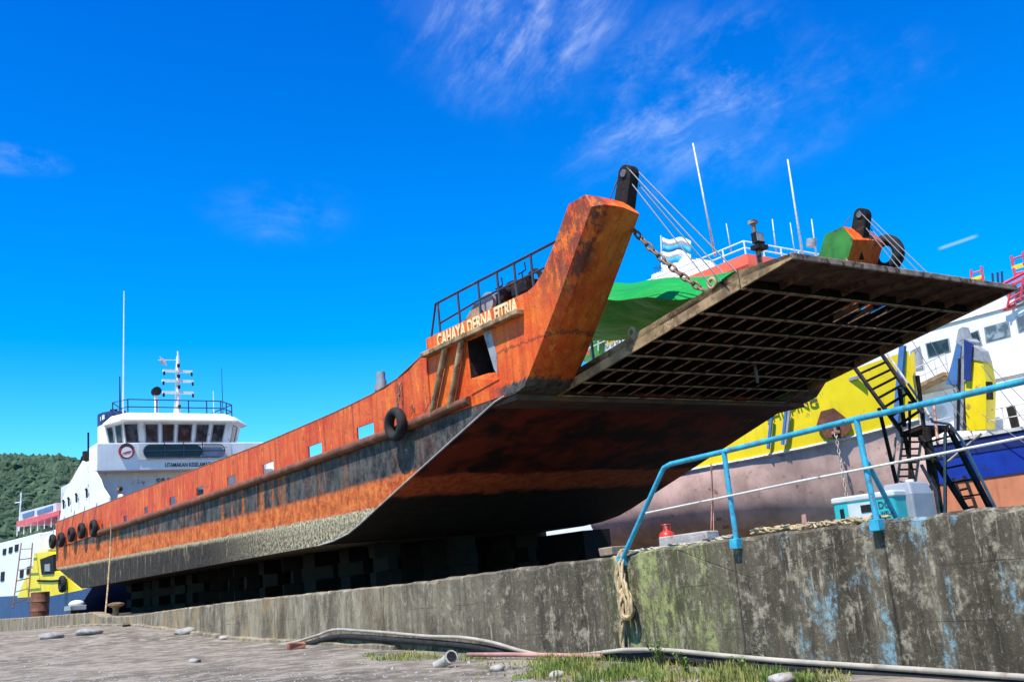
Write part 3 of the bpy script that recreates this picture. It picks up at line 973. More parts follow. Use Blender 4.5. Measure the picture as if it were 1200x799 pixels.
def cheek(y0, d, hole):
    """d = +1 inwards for the starboard side"""
    b = MB()
    inn = HW
    # outer face (bevelled forward edge), inner face
    fr = {1: 0.02, 2: 0.12, 3: 0.15, 4: 0.13, 5: 0.12, 6: 0.10, 7: 0.03}
    A = []      # outer face boundary
    for i, (x, z) in enumerate(out):
        A.append((x - (fr.get(i, 0) * 0.9 if i in fr else 0), y0, z))
    Bv = [(x + (0.10 if i in (3, 4, 5, 6) else 0), y0 + d * 0.16, z) for i, (x, z) in enumerate(out)]
    Mv = [(x + (0.13 if i in (3, 4, 5, 6) else 0), y0 + d * 0.62, z) for i, (x, z) in enumerate(out)]
    Cv = [(x - 0.04, y0 + d * inn, z) for x, z in out]
    n = len(out)
    vs = A + Bv + Mv + Cv
    fs = []
    hx0, hx1 = 6.98, 7.90
    for i in range(n):
        j = (i + 1) % n
        fs.append((i, j, n + j, n + i))
        fs.append((n + i, n + j, 2 * n + j, 2 * n + i))
        fs.append((2 * n + i, 2 * n + j, 3 * n + j, 3 * n + i))
    fs.append(tuple(range(3 * n, 4 * n)))
    if not hole:
        fs.append(tuple(range(n)))
        b.add(vs, fs)
    else:
        # the outer face as strips round the hole
        hz0, hz1 = 2.92, 3.96
        H = [(hx0, y0, hz0), (hx1 + 0.12, y0, hz0 + 0.1), (hx1, y0, hz1), (hx0 - 0.02, y0, hz1)]
        k = len(vs)
        vs = vs + H
        # outline indices: 0 bottom-left,1 bottom-right ... 12 (9.34,4.46), 13 top-left
        fs.append((0, 1, k + 1, k + 0))
        fs.append((0, k + 0, k + 3, 13))
        fs.append((13, k + 3, k + 2, 12))
        fs.append((1, 2, 3, 4, 5, 6, 7, 8, 9, 10, 11, 12, k + 2, k + 1))
        b.add(vs, fs)
    if d < 0:
        b.v = [(x - 0.05 * max(0, (z - 4.46) / 1.4), y, z + 0.52 * max(0, (z - 4.46) / 1.4)) for x, y, z in b.v]
    o = b.build('bow_horn', MAT['cheek'], craft, smooth='auto')
    return o


horn = cheek(0.0, 1, True)
horn2 = cheek(B, -1, False)
# recess behind the opening
rc = MB()
rc.add([(6.98, 0.004, 2.92), (8.02, 0.004, 3.02), (7.90, 0.004, 3.96), (6.96, 0.004, 3.96), (7.05, 0.75, 3.1), (7.85, 0.75, 3.1), (7.85, 0.75, 3.96), (7.05, 0.75, 3.96)],
       [(4, 5, 6, 7), (3, 2, 6, 7), (0, 3, 7, 4), (1, 2, 6, 5)])
rc.build('fairlead_recess', MAT['black'], craft)
rc = MB()
rc.prism([(6.94, -0.02, 2.72), (8.05, -0.02, 2.84), (8.02, -0.02, 3.14), (7.86, 0.5, 3.2), (7.05, 0.5, 3.2), (6.98, -0.02, 3.08)], (0, 0.004, 0))
rc.build('recess_sill', MAT['cheek'], craft)
rc = MB()
rc.prism([(7.62, -0.012, 4.0), (7.92, -0.012, 4.0), (8.05, -0.012, 3.35), (8.0, -0.012, 2.95), (7.90, -0.012, 3.1)], (0, 0.03, 0))
rc.build('recess_plate', MAT['grey'], craft)
# forecastle ledge and the two sloping pipes below it
lg = MB()
lg.beam((5.22, -0.10, 4.03), (9.15, -0.10, 4.07), 0.22, 0.12)
lg.build('ledge', MAT['rampside'], craft, mods=[('bevel', 0.02)])
for (a, b_) in (((523, 402), (505.5, 488)), ((542, 395), (527, 478))):
    p, q = sp(*a, -0.11), sp(*b_, -0.11)
    t_ = MB(); t_.tube([p, q], 0.075, 10)
    t_.build('drain_pipe', MAT['rampside'], craft, smooth='auto')
# far side ledge too
lg = MB(); lg.beam((5.22, B + 0.10, 4.03), (9.15, B + 0.10, 4.07), 0.22, 0.12); lg.build('ledge', MAT['rampside'], craft)
# inner faces are green on the far horn
ig = MB()
pts_in = [(x - 0.03 - 0.05 * max(0, (z - 4.46) / 1.4), B - HW - 0.015, z + 0.52 * max(0, (z - 4.46) / 1.4)) for x, z in out[1:]]
ig.prism(pts_in, (0, 0.008, 0))
ig.build('horn_inner_plate', MAT['green'], craft)

# name on the forecastle
def text(body, name, mat, parent, mat4, size, ext=0.006, bold=0.0, squeeze=1.0, align='LEFT'):
    c = D.curves.new(name, 'FONT')
    c.body = body
    c.size = size
    c.extrude = ext
    c.offset = bold
    c.align_x = align
    o = D.objects.new(name + '_tmp', c)
    COL.objects.link(o)
    dg = bpy.context.evaluated_depsgraph_get()
    me = D.meshes.new_from_object(o.evaluated_get(dg))
    D.objects.remove(o); D.curves.remove(c)
    for v in me.vertices: v.co.x *= squeeze
    me.materials.clear(); me.materials.append(mat)
    me.name = name
    r = D.objects.new(name, me)
    COL.objects.link(r)
    if parent:
        r.parent = parent
        r.matrix_local = mat4
    else:
        r.matrix_world = mat4
    return r


def frame(o, xdir, ydir):
    x = V(xdir).normalized(); y = V(ydir); y = (y - x * y.dot(x)).normalized(); z = x.cross(y)
    m = Matrix.Identity(4)
    for i in range(3):
        m[i][0] = x[i]; m[i][1] = y[i]; m[i][2] = z[i]; m[i][3] = o[i]
    return m


nm = text('CAHAYA DERNA FITRIA', 'name_lettering', MAT['letter'], craft, frame((5.72, -0.012, 4.12), (1, 0, 0.005), (0, 0, 1)), 0.44, 0.006, 0.012)
w_ = max(v.co.x for v in nm.data.vertices)
for v in nm.data.vertices: v.co.x *= 3.25 / w_

# guard rail on the forecastle (near side and a plain one opposite)
def guard(y):
    gl = MB()
    zt, zm = 5.24, 4.87
    gl.tube([(5.30, y, 4.46), (5.62, y, zt), (7.5, y, zt + 0.02), (10.42, y, zt + 0.03)], 0.032, 6)
    gl.tube([(5.75, y, 4.72), (7.5, y, 4.83), (10.0, y, 4.84)], 0.026, 6)
    return gl.build('guard_rail', MAT['darkrail'], craft, smooth='auto')


for y in (0.10, B - 0.10):
    gr_ = guard(y)
    for x in (5.72, 6.6, 7.45, 8.2, 8.85, 9.45):
        p = MB(); p.tube([(x, y, 4.44), (x, y, 5.24)], 0.032, 6)
        o = p.build('stanchion', MAT['darkrail'], None, smooth='auto')
        o.parent = gr_
# windlass on the near forecastle
wl = MB()
wl.ring((8.05, 0.62, 4.84), (0, 1, 0), 0.20, 0.12, 20, 8)
wl.ring((8.05, 0.9, 4.84), (0, 1, 0), 0.20, 0.12, 20, 8)
wl.tube([(8.05, 0.3, 4.84), (8.05, 1.15, 4.84)], 0.15, 12)
wl.cbox((8.55, 0.65, 4.72), (0.55, 0.5, 0.5))
wl.cbox((7.55, 0.65, 4.70), (0.35, 0.5, 0.46))
wl.ring((8.9, 0.6, 4.9), (0, 1, 0), 0.22, 0.06, 18, 8)
wind = wl.build('windlass', MAT['black'], craft, smooth='auto')
dr = MB(); dr.tube([(7.45, 0.3, 4.78), (7.45, 1.0, 4.78)], 0.24, 16)
dr.build('winch_drum', MAT['grey'], wind, smooth='auto')
for (x, hgt) in ((7.62, 5.33), (8.52, 5.42)):
    lv = MB(); lv.tube([(x, 0.6, 4.7), (x - 0.05, 0.6, hgt - 0.2), (x - 0.18, 0.6, hgt - 0.2)], 0.018, 6)
    lv.tube([(x - 0.05, 0.6, hgt - 0.2), (x + 0.1, 0.6, hgt - 0.18), (x + 0.08, 0.6, hgt)], 0.018, 6)
    lv.build('brake_lever', MAT['black'], wind)
gu = MB(); gu.prism([(6.25, 0.3, 4.46), (7.15, 0.3, 4.46), (7.2, 0.3, 4.86), (6.95, 0.3, 4.88)], (0, 0.5, 0))
gu.build('gusset', MAT['plank'], wind)
# kingposts
for y in (HW - 0.1, B - 0.78):
    k = MB()
    e_ = 0.0 if y < 5 else 0.2
    ol = [(10.95, 5.3), (11.42, 5.3), (11.80, 6.36)] + [(11.62 + 0.185 * math.cos(t_), 6.42 + 0.185 * math.sin(t_)) for t_ in [math.radians(-10 + 20 * q) for q in range(10)]] + [(11.40, 6.36)]
    k.prism([(x + e_ / 2, y - 0.13, z + e_) for x, z in ol], (0, 0.26, 0))
    kp = k.build('kingpost', MAT['black'], craft, smooth='auto', mods=[('bevel', 0.02)])
    kk = MB(); kk.tube([(11.62 + e_ / 2, y - 0.16, 6.42 + e_), (11.62 + e_ / 2, y + 0.16, 6.42 + e_)], 0.08, 12)
    o = kk.build('sheave', MAT['wire'], None, smooth='auto'); o.parent = kp

# the bow ramp
RX0, RX1 = 8.5, 15.15
RYA, RYB = 1.2, 9.05


def rz(x, y=0):
    return 1.985 + (x - 6) * 0.1636 + 0.15 * max(0, (x - 8.5) / 6.7) * (y - RYA) / (RYB - RYA)


ramp = MB()
gx = [RX0, 14.05]
T_ = 0.33
PT = 0.19
hole = (12.95, 13.62, 5.2, 6.8)
def rplate(x0, x1, y0, y1):
    ramp.add([(x0, y0, rz(x0, y0) + PT), (x1, y0, rz(x1, y0) + PT), (x1, y1, rz(x1, y1) + PT), (x0, y1, rz(x0, y1) + PT),
              (x0, y0, rz(x0, y0) + T_), (x1, y0, rz(x1, y0) + T_), (x1, y1, rz(x1, y1) + T_), (x0, y1, rz(x0, y1) + T_)],
             [(0, 1, 2, 3), (4, 7, 6, 5), (0, 4, 5, 1), (1, 5, 6, 2), (2, 6, 7, 3), (3, 7, 4, 0)])
rplate(RX0, hole[0], RYA, RYB); rplate(hole[1], 13.95, RYA, RYB)
rplate(hole[0], hole[1], RYA, hole[2]); rplate(hole[0], hole[1], hole[3], RYB)
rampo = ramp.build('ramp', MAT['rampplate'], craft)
for k in range(7):
    y = hole[2] + 0.1 + (hole[3] - hole[2] - 0.2) * k / 6
    gg = MB(); gg.beam((hole[0] - 0.02, y, rz(hole[0], y) + T_ + 0.12), (hole[1] + 0.45, y, rz(hole[1], y) + T_ + 0.5), 0.11, 0.05)
    o = gg.build('grille_bar', MAT['cheek'], None); o.parent = rampo
for y0, y1 in ((RYA, RYA + 0.05), (RYB - 0.05, RYB)):
    r = MB()
    xs_ = [RX0 - 0.1, 9.8, 11.0, 12.2, 13.2, 13.95]
    for xa, xb in zip(xs_, xs_[1:]):
        r.add([(xa, y0, rz(xa, y0)), (xb, y0, rz(xb, y0)), (xb, y0, rz(xb, y0) + T_), (xa, y0, rz(xa, y0) + T_), (xa, y1, rz(xa, y0)), (xb, y1, rz(xb, y0)), (xb, y1, rz(xb, y0) + T_), (xa, y1, rz(xa, y0) + T_)],
              [(0, 3, 2, 1), (4, 5, 6, 7), (0, 1, 5, 4), (3, 7, 6, 2)])
    r.add([(13.97, y0, rz(13.97, y0)), (RX1, y0, rz(RX1, y0) - 0.005), (RX1, y0, rz(RX1, y0) + 0.085), (13.97, y0, rz(13.97, y0) + T_), (13.97, y1, rz(13.97, y0)), (RX1, y1, rz(RX1, y0) - 0.005), (RX1, y1, rz(RX1, y0) + 0.085), (13.97, y1, rz(13.97, y0) + T_)],
          [(0, 3, 2, 1), (4, 5, 6, 7), (0, 1, 5, 4), (3, 7, 6, 2), (1, 2, 6, 5), (0, 4, 7, 3)])
    o = r.build('side_plate', MAT['rampside'], None); o.parent = rampo
# cross beams and the longitudinals between the side plates
crosses = [RX0 + 0.05, 9.35, 10.1, 10.85, 11.6, 12.25, 12.9, 13.96]
for i, x in enumerate(crosses):
    b = MB()
    b.beam((x, RYA + 0.05, rz(x, RYA) + 0.10), (x, RYB - 0.05, rz(x, RYB) + 0.10), 0.03, 0.19)
    nw = len(b.f)
    b.beam((x, RYA + 0.05, rz(x, RYA) - 0.003), (x, RYB - 0.05, rz(x, RYB) - 0.003), 0.10, 0.02)
    o = b.build('cross_beam', MAT['rampsteel'], None); o.parent = rampo
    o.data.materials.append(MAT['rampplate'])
    for k, f in enumerate(o.data.polygons): f.material_index = 1 if k < nw else 0  # web faces take the dark plating colour as painted shade; flange stays rusty
ny = 15
for j in range(1, ny):
    y = RYA + (RYB - RYA) * j / ny
    b = MB()
    z0 = lambda x: rz(x, y)
    b.beam((RX0 + 0.1, y, z0(RX0 + 0.1) + 0.125), (13.9, y, z0(13.9) + 0.125), 0.025, 0.13)
    nw = len(b.f)
    b.beam((RX0 + 0.1, y, z0(RX0 + 0.1) + 0.052), (13.9, y, z0(13.9) + 0.052), 0.06, 0.014)
    o = b.build('stringer', MAT['rampsteel'], None); o.parent = rampo
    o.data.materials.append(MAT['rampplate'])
    for k, f in enumerate(o.data.polygons): f.material_index = 1 if k < nw else 0  # web darkened in colour too, so only the flange reads as lit
# toe flap: plate, tapering ribs and the lip
toe = MB()
toe.add([(13.95, RYA, rz(13.95, RYA) + PT), (RX1, RYA, rz(RX1, RYA) + 0.03), (RX1, RYB, rz(RX1, RYB) + 0.03), (13.95, RYB, rz(13.95, RYB) + PT),
          (13.95, RYA, rz(13.95, RYA) + T_), (RX1, RYA, rz(RX1, RYA) + 0.09), (RX1, RYB, rz(RX1, RYB) + 0.09), (13.95, RYB, rz(13.95, RYB) + T_)],
         [(0, 1, 2, 3), (4, 7, 6, 5), (0, 4, 5, 1), (1, 5, 6, 2), (2, 6, 7, 3), (3, 7, 4, 0)])
o = toe.build('toe_plate', MAT['toe'], None); o.parent = rampo
for j in range(0, 9):
    y = RYA + 0.1 + (RYB - RYA - 0.2) * j / 8
    b = MB()
    b.prism([(14.02, y, rz(14.02, y) + 0.03), (15.1, y, rz(15.1, y) + 0.0), (15.1, y, rz(15.1, y) + 0.04), (14.02, y, rz(14.02, y) + T_ - 0.1)], (0, 0.03, 0))
    o = b.build('toe_rib', MAT['toe'], None); o.parent = rampo
b = MB()
b.beam((RX1 - 0.02, RYA, rz(RX1, RYA) + 0.045), (RX1 - 0.02, RYB, rz(RX1, RYB) + 0.045), 0.06, 0.12)
o = b.build('toe_lip', MAT['rampsteel'], None, mods=[('bevel', 0.015)]); o.parent = rampo
b = MB(); b.box((8.30, 0.9, 2.46), (8.52, B - 0.9, 2.84)); b.build('hinge_beam', MAT['black'], craft)
# hinge lugs and lifting eye
for x, y in ((11.05, RYA + 0.03), (13.3, RYA + 0.03), (13.3, RYB - 0.05)):
    b = MB(); b.ring((x, y, rz(x, y) + T_ + 0.07), (0, 1, 0), 0.09, 0.04, 16, 8)
    o = b.build('lifting_eye', MAT['rampside'], None, smooth=True); o.parent = rampo


def chain(name, p, q, sag, link, r, parent, mat, n=None):
    p, q = V(p), V(q)
    L = (q - p).length
    n = n or max(4, int(L / (link * 1.25)))
    c = MB()
    pts = [p.lerp(q, i / n) - V((0, 0, sag * 4 * (i / n) * (1 - i / n))) for i in range(n + 1)]
    for i in range(n):
        a, b_ = pts[i], pts[i + 1]
        d = (b_ - a).normalized()
        side_ = d.cross(V((0, 0, 1)))
        if side_.length < 0.05: side_ = d.cross(V((1, 0, 0)))
        side_.normalize()
        if i % 2: side_ = side_.cross(d)
        m_ = (a + b_) / 2
        hl = (b_ - a).length * 0.66
        loop = []
        for k in range(10):
            t_ = 2 * math.pi * k / 10
            loop.append(m_ + d * hl * math.cos(t_) + side_ * link * 0.36 * math.sin(t_))
        c.tube(loop, r, 5, closed=True)
    return c.build(name, mat, parent, smooth=True)


chain('ramp_chain', (11.36, HW, 5.40), (13.1, RYA + 0.04, rz(13.1) + T_ + 0.03), 0.12, 0.15, 0.026, craft, MAT['chain'])
chain('ramp_chain', (11.36, B - HW - 0.02, 5.50), (13.1, RYB - 0.06, rz(13.1) + T_ + 0.12), 0.14, 0.15, 0.026, craft, MAT['chain'])
# hoist wires from the kingposts
for y, ty, e_ in ((HW - 0.1, RYA + 0.1, 0.0), (B - 0.78, RYB - 0.15, 0.2)):
    for dy, tx, tz in ((-0.12, 13.75, 6.55), (0.12, 13.75, 6.55), (-0.05, 13.3, 6.2), (0.16, 13.3, 6.2)):
        t_ = MB(); t_.tube([(11.72, y + dy, tz - 0.03 + e_), (tx, ty + dy * 2.0, rz(tx, ty) + T_ + 0.02)], 0.014, 5)
        t_.build('hoist_wire', MAT['wire'], craft)
    t_ = MB(); t_.tube([(11.38, y, 6.52 + e_), (9.4, y + (0.3 if y < 5 else -0.3), 4.9)], 0.014, 5)
    t_.build('hoist_wire', MAT['wire'], craft)
# deck pipe standing above the bulwark (the pale vent at mid length)
p0 = sp(447, 448, 0.5)
t_ = MB(); t_.tube([(p0.x, 0.5, 2.4), (p0.x, 0.5, p0.z + 0.05)], 0.14, 12); t_.tube([(p0.x, 0.5, p0.z + 0.05), (p0.x, 0.5, p0.z + 0.28)], 0.12, 12)
t_.tube([(p0.x - 0.22, 0.5, p0.z - 0.18), (p0.x - 0.22, 0.5, p0.z - 0.02)], 0.1, 8)
t_.build('deck_vent', MAT['grey'], craft, smooth='auto')

# ---- wheelhouse, deckhouse and gear at the stern of the landing craft
WX = -26.75


def part(mb, name, mat, parent=craft, **kw):
    return mb.build(name, MAT[mat], parent, **kw)


b = MB()
b.box((-33.2, 0.06, 2.42), (-27.3, 9.94, 5.62))
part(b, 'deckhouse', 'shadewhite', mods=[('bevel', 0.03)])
wing = [(-33.3, 3.7), (-32.8, 4.25), (-32.2, 5.05), (-31.2, 5.45), (-30.3, 5.72), (-29.2, 6.05), (-28.15, 6.35), (-27.6, 6.2), (-26.9, 6.15), (-26.7, 5.6), (-25.6, 5.45), (-25.1, 5.15), (-24.75, 4.95), (-24.3, 4.5), (-23.7, 4.2), (-23.2, 3.92), (-23.2, 3.70)]
for y in (-0.02, B - 0.04):
    b = MB(); b.prism([(x, y, z) for x, z in wing], (0, 0.06, 0))
    part(b, 'side_wing', 'whitestain')
b = MB()
b.prism([(-26.62, 0.28, 5.60), (-26.62, 9.2, 5.60), (-26.55, 9.2, 7.0), (-26.55, 0.28, 7.0)], (-1.5, 0, 0))
b.prism([(-28.05, 2.2, 5.61), (-28.05, 8.6, 5.61), (-28.05, 8.6, 6.99), (-28.05, 2.2, 6.99)], (-3.0, 0, 0))
part(b, 'bridge_front', 'white', mods=[('bevel', 0.04)])
# wall below the bridge, shade put into its white: windows and a door
for y in (3.2, 5.2, 7.4):
    b = MB(); b.box((-27.32, y, 3.9), (-27.28, y + 0.8, 4.6)); part(b, 'deckhouse_window', 'glass')
# wheelhouse with outward leaning windows
plan_b = [(-27.3, 1.85), (-27.3, 7.35), (-28.6, 8.25), (-31.2, 8.0), (-31.2, 2.8), (-28.6, 1.4)]
plan_t = [(-27.02, 1.70), (-27.02, 7.50), (-28.45, 8.55), (-31.2, 8.2), (-31.2, 2.6), (-28.45, 1.15)]
b = MB(); b.loft([[(x, y, 6.98) for x, y in plan_b], [(x, y, 8.2) for x, y in plan_t]])
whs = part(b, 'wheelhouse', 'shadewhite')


def wpane(i0, i1, a, b_, z0, z1, name='wheelhouse_window'):
    """a window on the wheelhouse face between plan corners i0,i1; a..b fractions along it"""
    def pt(f, z):
        k = (z - 6.98) / 1.22
        p = V((*plan_b[i0], 0)).lerp(V((*plan_b[i1], 0)), f); q = V((*plan_t[i0], 0)).lerp(V((*plan_t[i1], 0)), f)
        r = p.lerp(q, k); r.z = z
        return r
    c = [pt(a, z0), pt(b_, z0), pt(b_ + (b_ - 0.5) * 0.02, z1), pt(a + (a - 0.5) * 0.02, z1)]
    n = (c[1] - c[0]).cross(c[3] - c[0]).normalized()
    if n.x < 0: n = -n
    cc = sum(c, V()) / 4
    f = MB()
    f.tube([p + (p - cc) * 0.06 + n * 0.012 for p in c], 0.035, 6, closed=True)
    fo = part(f, name, 'grey')
    g_ = MB(); g_.prism([p + n * 0.006 for p in c], n * 0.008)
    o = part(g_, 'pane', 'glass', None); o.parent = fo


# faces: front is edge 0-1, starboard corner 5-0, port corner 1-2
for a, b_ in ((0.015, 0.125), (0.195, 0.305), (0.345, 0.45), (0.49, 0.615), (0.66, 0.77), (0.815, 0.925)):
    wpane(0, 1, a, b_, 7.08, 8.05)
wpane(5, 0, 0.12, 0.42, 7.08, 8.05)
wpane(5, 0, 0.56, 0.90, 7.08, 8.05)
wpane(1, 2, 0.15, 0.60, 7.08, 8.05)
roof_o = [(-26.75, 1.5), (-26.75, 7.7), (-28.3, 8.85), (-31.4, 8.4), (-31.4, 2.5), (-28.3, 1.0)]
roof_i = [(-27.35, 2.0), (-27.35, 7.2), (-28.5, 8.3), (-31.2, 8.0), (-31.2, 2.9), (-28.5, 1.5)]
b = MB(); b.loft([[(x, y, 8.20) for x, y in roof_o], [(x, y, 8.27) for x, y in roof_o], [(x, y, 8.72) for x, y in roof_i]])
roof = part(b, 'wheelhouse_roof', 'white')
b = MB()
rr = [(-31.1, 7.9), (-28.6, 8.1), (-27.6, 7.1), (-27.6, 2.1), (-28.6, 1.6), (-31.1, 2.95)]
for z in (9.08, 9.48):
    b.tube([(x, y, z) for x, y in rr], 0.032, 6)
rr_o = part(b, 'roof_rail', 'navy')
for (x, y) in rr + [(-27.6, 3.6), (-27.6, 5.3), (-27.6, 6.3), (-28.1, 1.85), (-28.1, 7.6), (-30, 2.35), (-30, 8.0)]:
    b = MB(); b.tube([(x, y, 8.65), (x, y, 9.48)], 0.035, 6)
    o = part(b, 'stanchion', 'navy', None); o.parent = rr_o
# signal mast with three yards
b = MB()
my = 4.9
b.tube([(-28.2, my, 8.6), (-28.15, my, 10.2), (-28.1, my + 0.05, 12.05)], [0.19, 0.14, 0.09], 8)
b.tube([(-28.9, my, 8.6), (-28.2, my, 10.3)], 0.06, 6)
b.tube([(-28.1, my + 0.05, 12.0), (-28.1, my + 0.05, 12.35)], 0.04, 6)
mast = part(b, 'signal_mast', 'white', smooth='auto')
for z, dy in ((11.2, 0.80), (10.65, 0.85), (10.0, 0.85)):
    b = MB(); b.beam((-28.05, my - dy, z), (-28.05, my + dy, z), 0.12, 0.13)
    o = part(b, 'yard', 'white', None); o.parent = mast
    for s_ in (-1, 1):
        b = MB(); b.tube([(-28.0, my + s_ * dy * 0.94, z - 0.06), (-28.0, my + s_ * dy * 0.94, z - 0.25)], 0.06, 6)
        o = part(b, 'mast_lamp', 'black', None); o.parent = mast
for z in (9.2, 10.3, 10.9, 11.5):
    b = MB(); b.tube([(-27.95, my + 0.02, z - 0.09), (-27.95, my + 0.02, z + 0.09)], 0.08, 8)
    o = part(b, 'mast_lamp', 'black', None); o.parent = mast
b = MB(); b.add([(-28.1, 3.95, 12.0), (-28.1, 4.25, 11.82), (-28.05, 4.31, 11.5), (-28.15, 4.05, 11.6)], [(0, 1, 2, 3)])
o = part(b, 'pennant', 'palepink', None, mods=[('solid', 0.01, 0)]); o.parent = mast
b = MB(); b.tube([(-28.1, my, 11.85), (-28.1, 3.87, 11.8)], 0.02, 5)
o = part(b, 'flag_arm', 'white', None); o.parent = mast
# searchlight on its post
b = MB(); b.tube([(-28.0, 3.7, 8.6), (-28.0, 3.7, 9.9)], 0.11, 8)
sl_ = part(b, 'searchlight_post', 'white', smooth='auto')
b = MB(); b.tube([(-28.15, 3.7, 10.02), (-27.8, 3.7, 10.02)], 0.24, 14)
o = part(b, 'searchlight', 'black', None, smooth='auto'); o.parent = sl_
# aerials
for name, (x, y), z0, z1, r, mt in (('whip_aerial', (-28.5, 2.1), 8.6, 15.7, 0.045, 'white'), ('aerial_mount', (-28.5, 1.95), 8.6, 10.9, 0.06, 'navy'), ('whip_aerial', (-28.5, 7.55), 8.6, 11.6, 0.025, 'black'), ('whip_aerial', (-28.7, 7.1), 8.6, 10.3, 0.03, 'white')):
    b = MB(); b.tube([(x, y, z0), (x, y + (0.12 if z1 > 14 else 0), z1)], [r, r * 0.55], 6)
    part(b, name, mt, smooth='auto')
# funnel
b = MB(); fc = (-31.6, 2.35)
def fsec(z, k=1.0): return [(fc[0] + k * 1.05 * math.cos(t_) * (1 if abs(math.cos(t_)) < .9 else 1), fc[1] + k * 0.72 * math.sin(t_), z) for t_ in [2 * math.pi * i / 16 for i in range(16)]]
b.loft([fsec(5.5), fsec(9.25)])
fu = part(b, 'funnel', 'white', smooth='auto')
b = MB(); b.loft([fsec(8.75, 1.012), fsec(9.42, 1.012)]); o = part(b, 'funnel_band', 'navy', None, smooth='auto'); o.parent = fu
for dx in (-0.35, 0.35):
    b = MB(); b.tube([(fc[0] + dx, fc[1], 9.3), (fc[0] + dx, fc[1], 9.62)], 0.2, 10); o = part(b, 'exhaust_pipe', 'black', None, smooth='auto'); o.parent = fu
for q, yy in ((0.25, -0.735), (-0.3, -0.735)):
    b = MB(); b.cbox((fc[0] + 0.55 + q, fc[1] - 0.66, 9.1), (0.26, 0.06, 0.24)); o = part(b, 'funnel_mark', 'white', None); o.parent = fu
# gear aft of the bridge: vents, ladder
b = MB()
b.tube([(-30.2, 0.5, 5.7), (-30.2, 0.5, 6.6), (-30.0, 0.5, 6.8)], 0.16, 8); b.tube([(-29.3, 0.45, 6.0), (-29.3, 0.45, 7.0)], 0.2, 8); b.tube([(-28.7, 0.4, 6.3), (-28.7, 0.4, 7.9)], 0.05, 6)
part(b, 'deck_vent', 'black', smooth='auto')
b = MB(); b.tube([(-32.3, 0.4, 5.0), (-32.3, 0.4, 5.8), (-31.2, 0.4, 6.2)], 0.09, 6)
part(b, 'deck_vent', 'rampsteel', smooth='auto')
# round emblem on the bridge front: red ring, white heart, dark arc
b = MB(); b.tube([(-26.56, 1.72, 6.58), (-26.50, 1.72, 6.58)], 0.40, 28); em = part(b, 'emblem', 'maroon', smooth='auto')
b = MB(); b.tube([(-26.52, 1.72, 6.52), (-26.494, 1.72, 6.52)], 0.27, 24); o = part(b, 'emblem_disc', 'white', None, smooth='auto'); o.parent = em
b = MB()
for k in range(7):
    t_ = math.radians(40 + 100 * k / 6)
    b.cbox((-26.495, 1.72 + 0.34 * math.cos(t_), 6.58 + 0.34 * math.sin(t_)), (0.012, 0.075, 0.13))
o = part(b, 'emblem_mark', 'darkletter', None); o.parent = em
b = MB(); b.prism([(-26.488, 1.47, 6.46), (-26.488, 1.72, 6.56), (-26.488, 1.97, 6.60), (-26.488, 1.86, 6.48), (-26.488, 1.62, 6.42)], (0.006, 0, 0)); o = part(b, 'emblem_mark', 'red', None); o.parent = em
# long board with rounded ends behind a blue rail
def rrect(y0, y1, z0, z1, r, x):
    pts = []
    for cy, cz, a0 in ((y1 - r, z1 - r, 0), (y0 + r, z1 - r, 90), (y0 + r, z0 + r, 180), (y1 - r, z0 + r, 270)):
        for k in range(6):
            t_ = math.radians(a0 + 18 * k); pts.append((x, cy + r * math.cos(t_), cz + r * math.sin(t_)))
    return pts
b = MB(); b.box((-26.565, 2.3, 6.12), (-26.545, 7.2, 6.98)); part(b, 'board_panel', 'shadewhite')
b = MB(); b.prism(rrect(2.55, 5.6, 6.22, 6.86, 0.3, -26.54), (0.05, 0, 0)); part(b, 'board', 'darkgreen')
b = MB(); b.prism(rrect(5.55, 6.75, 6.26, 6.84, 0.28, -26.535), (0.03, 0, 0)); part(b, 'board', 'drumgrey')
b = MB()
b.tube(rrect(2.55, 6.8, 6.22, 6.88, 0.3, -26.45), 0.03, 6, closed=True)
b.tube([(-26.45, 2.5, 6.56), (-26.45, 6.85, 6.56)], 0.025, 6)
for y in (3.6, 4.6, 5.6):
    b.tube([(-26.45, y, 6.22), (-26.45, y, 7.0)], 0.025, 6)
part(b, 'board_rail', 'navy')
fm = lambda y, z, x: frame((x, y, z), (0, 1, 0), (0, 0, 1))
t_ = text('UTAMAKAN KESELAMATAN', 'notice_lettering', MAT['darkletter'], craft, fm(3.65, 5.74, -26.60), 0.30, 0.004, 0.008)
w_ = max(v.co.x for v in t_.data.vertices)
for v in t_.data.vertices: v.co.x *= 2.7 / w_
t_ = text('SAFETY FIRST', 'notice_lettering', MAT['darkletter'], craft, fm(3.4, 4.95, -27.285), 0.42, 0.004, 0.01)
w_ = max(v.co.x for v in t_.data.vertices)
for v in t_.data.vertices: v.co.x *= 2.9 / w_
# lamp post with floodlight on the far forecastle
b = MB(); b.tube([(8.3, 9.3, 4.46), (8.3, 9.3, 6.9)], 0.075, 8); b.tube([(8.3, 9.3, 6.9), (8.28, 9.3, 7.6)], 0.06, 8); b.cbox((8.28, 9.3, 7.66), (0.2, 0.2, 0.1))
lp = part(b, 'lamp_post', 'rampsteel', smooth='auto')
b = MB(); b.cbox((8.42, 9.22, 7.12), (0.16, 0.36, 0.3)); b.cbox((8.4, 9.25, 6.86), (0.3, 0.42, 0.12)); o = part(b, 'floodlight', 'black', None); o.parent = lp
b = MB(); b.cbox((8.51, 9.22, 7.13), (0.02, 0.29, 0.23)); o = part(b, 'lamp_glass', 'grey', None); o.parent = lp
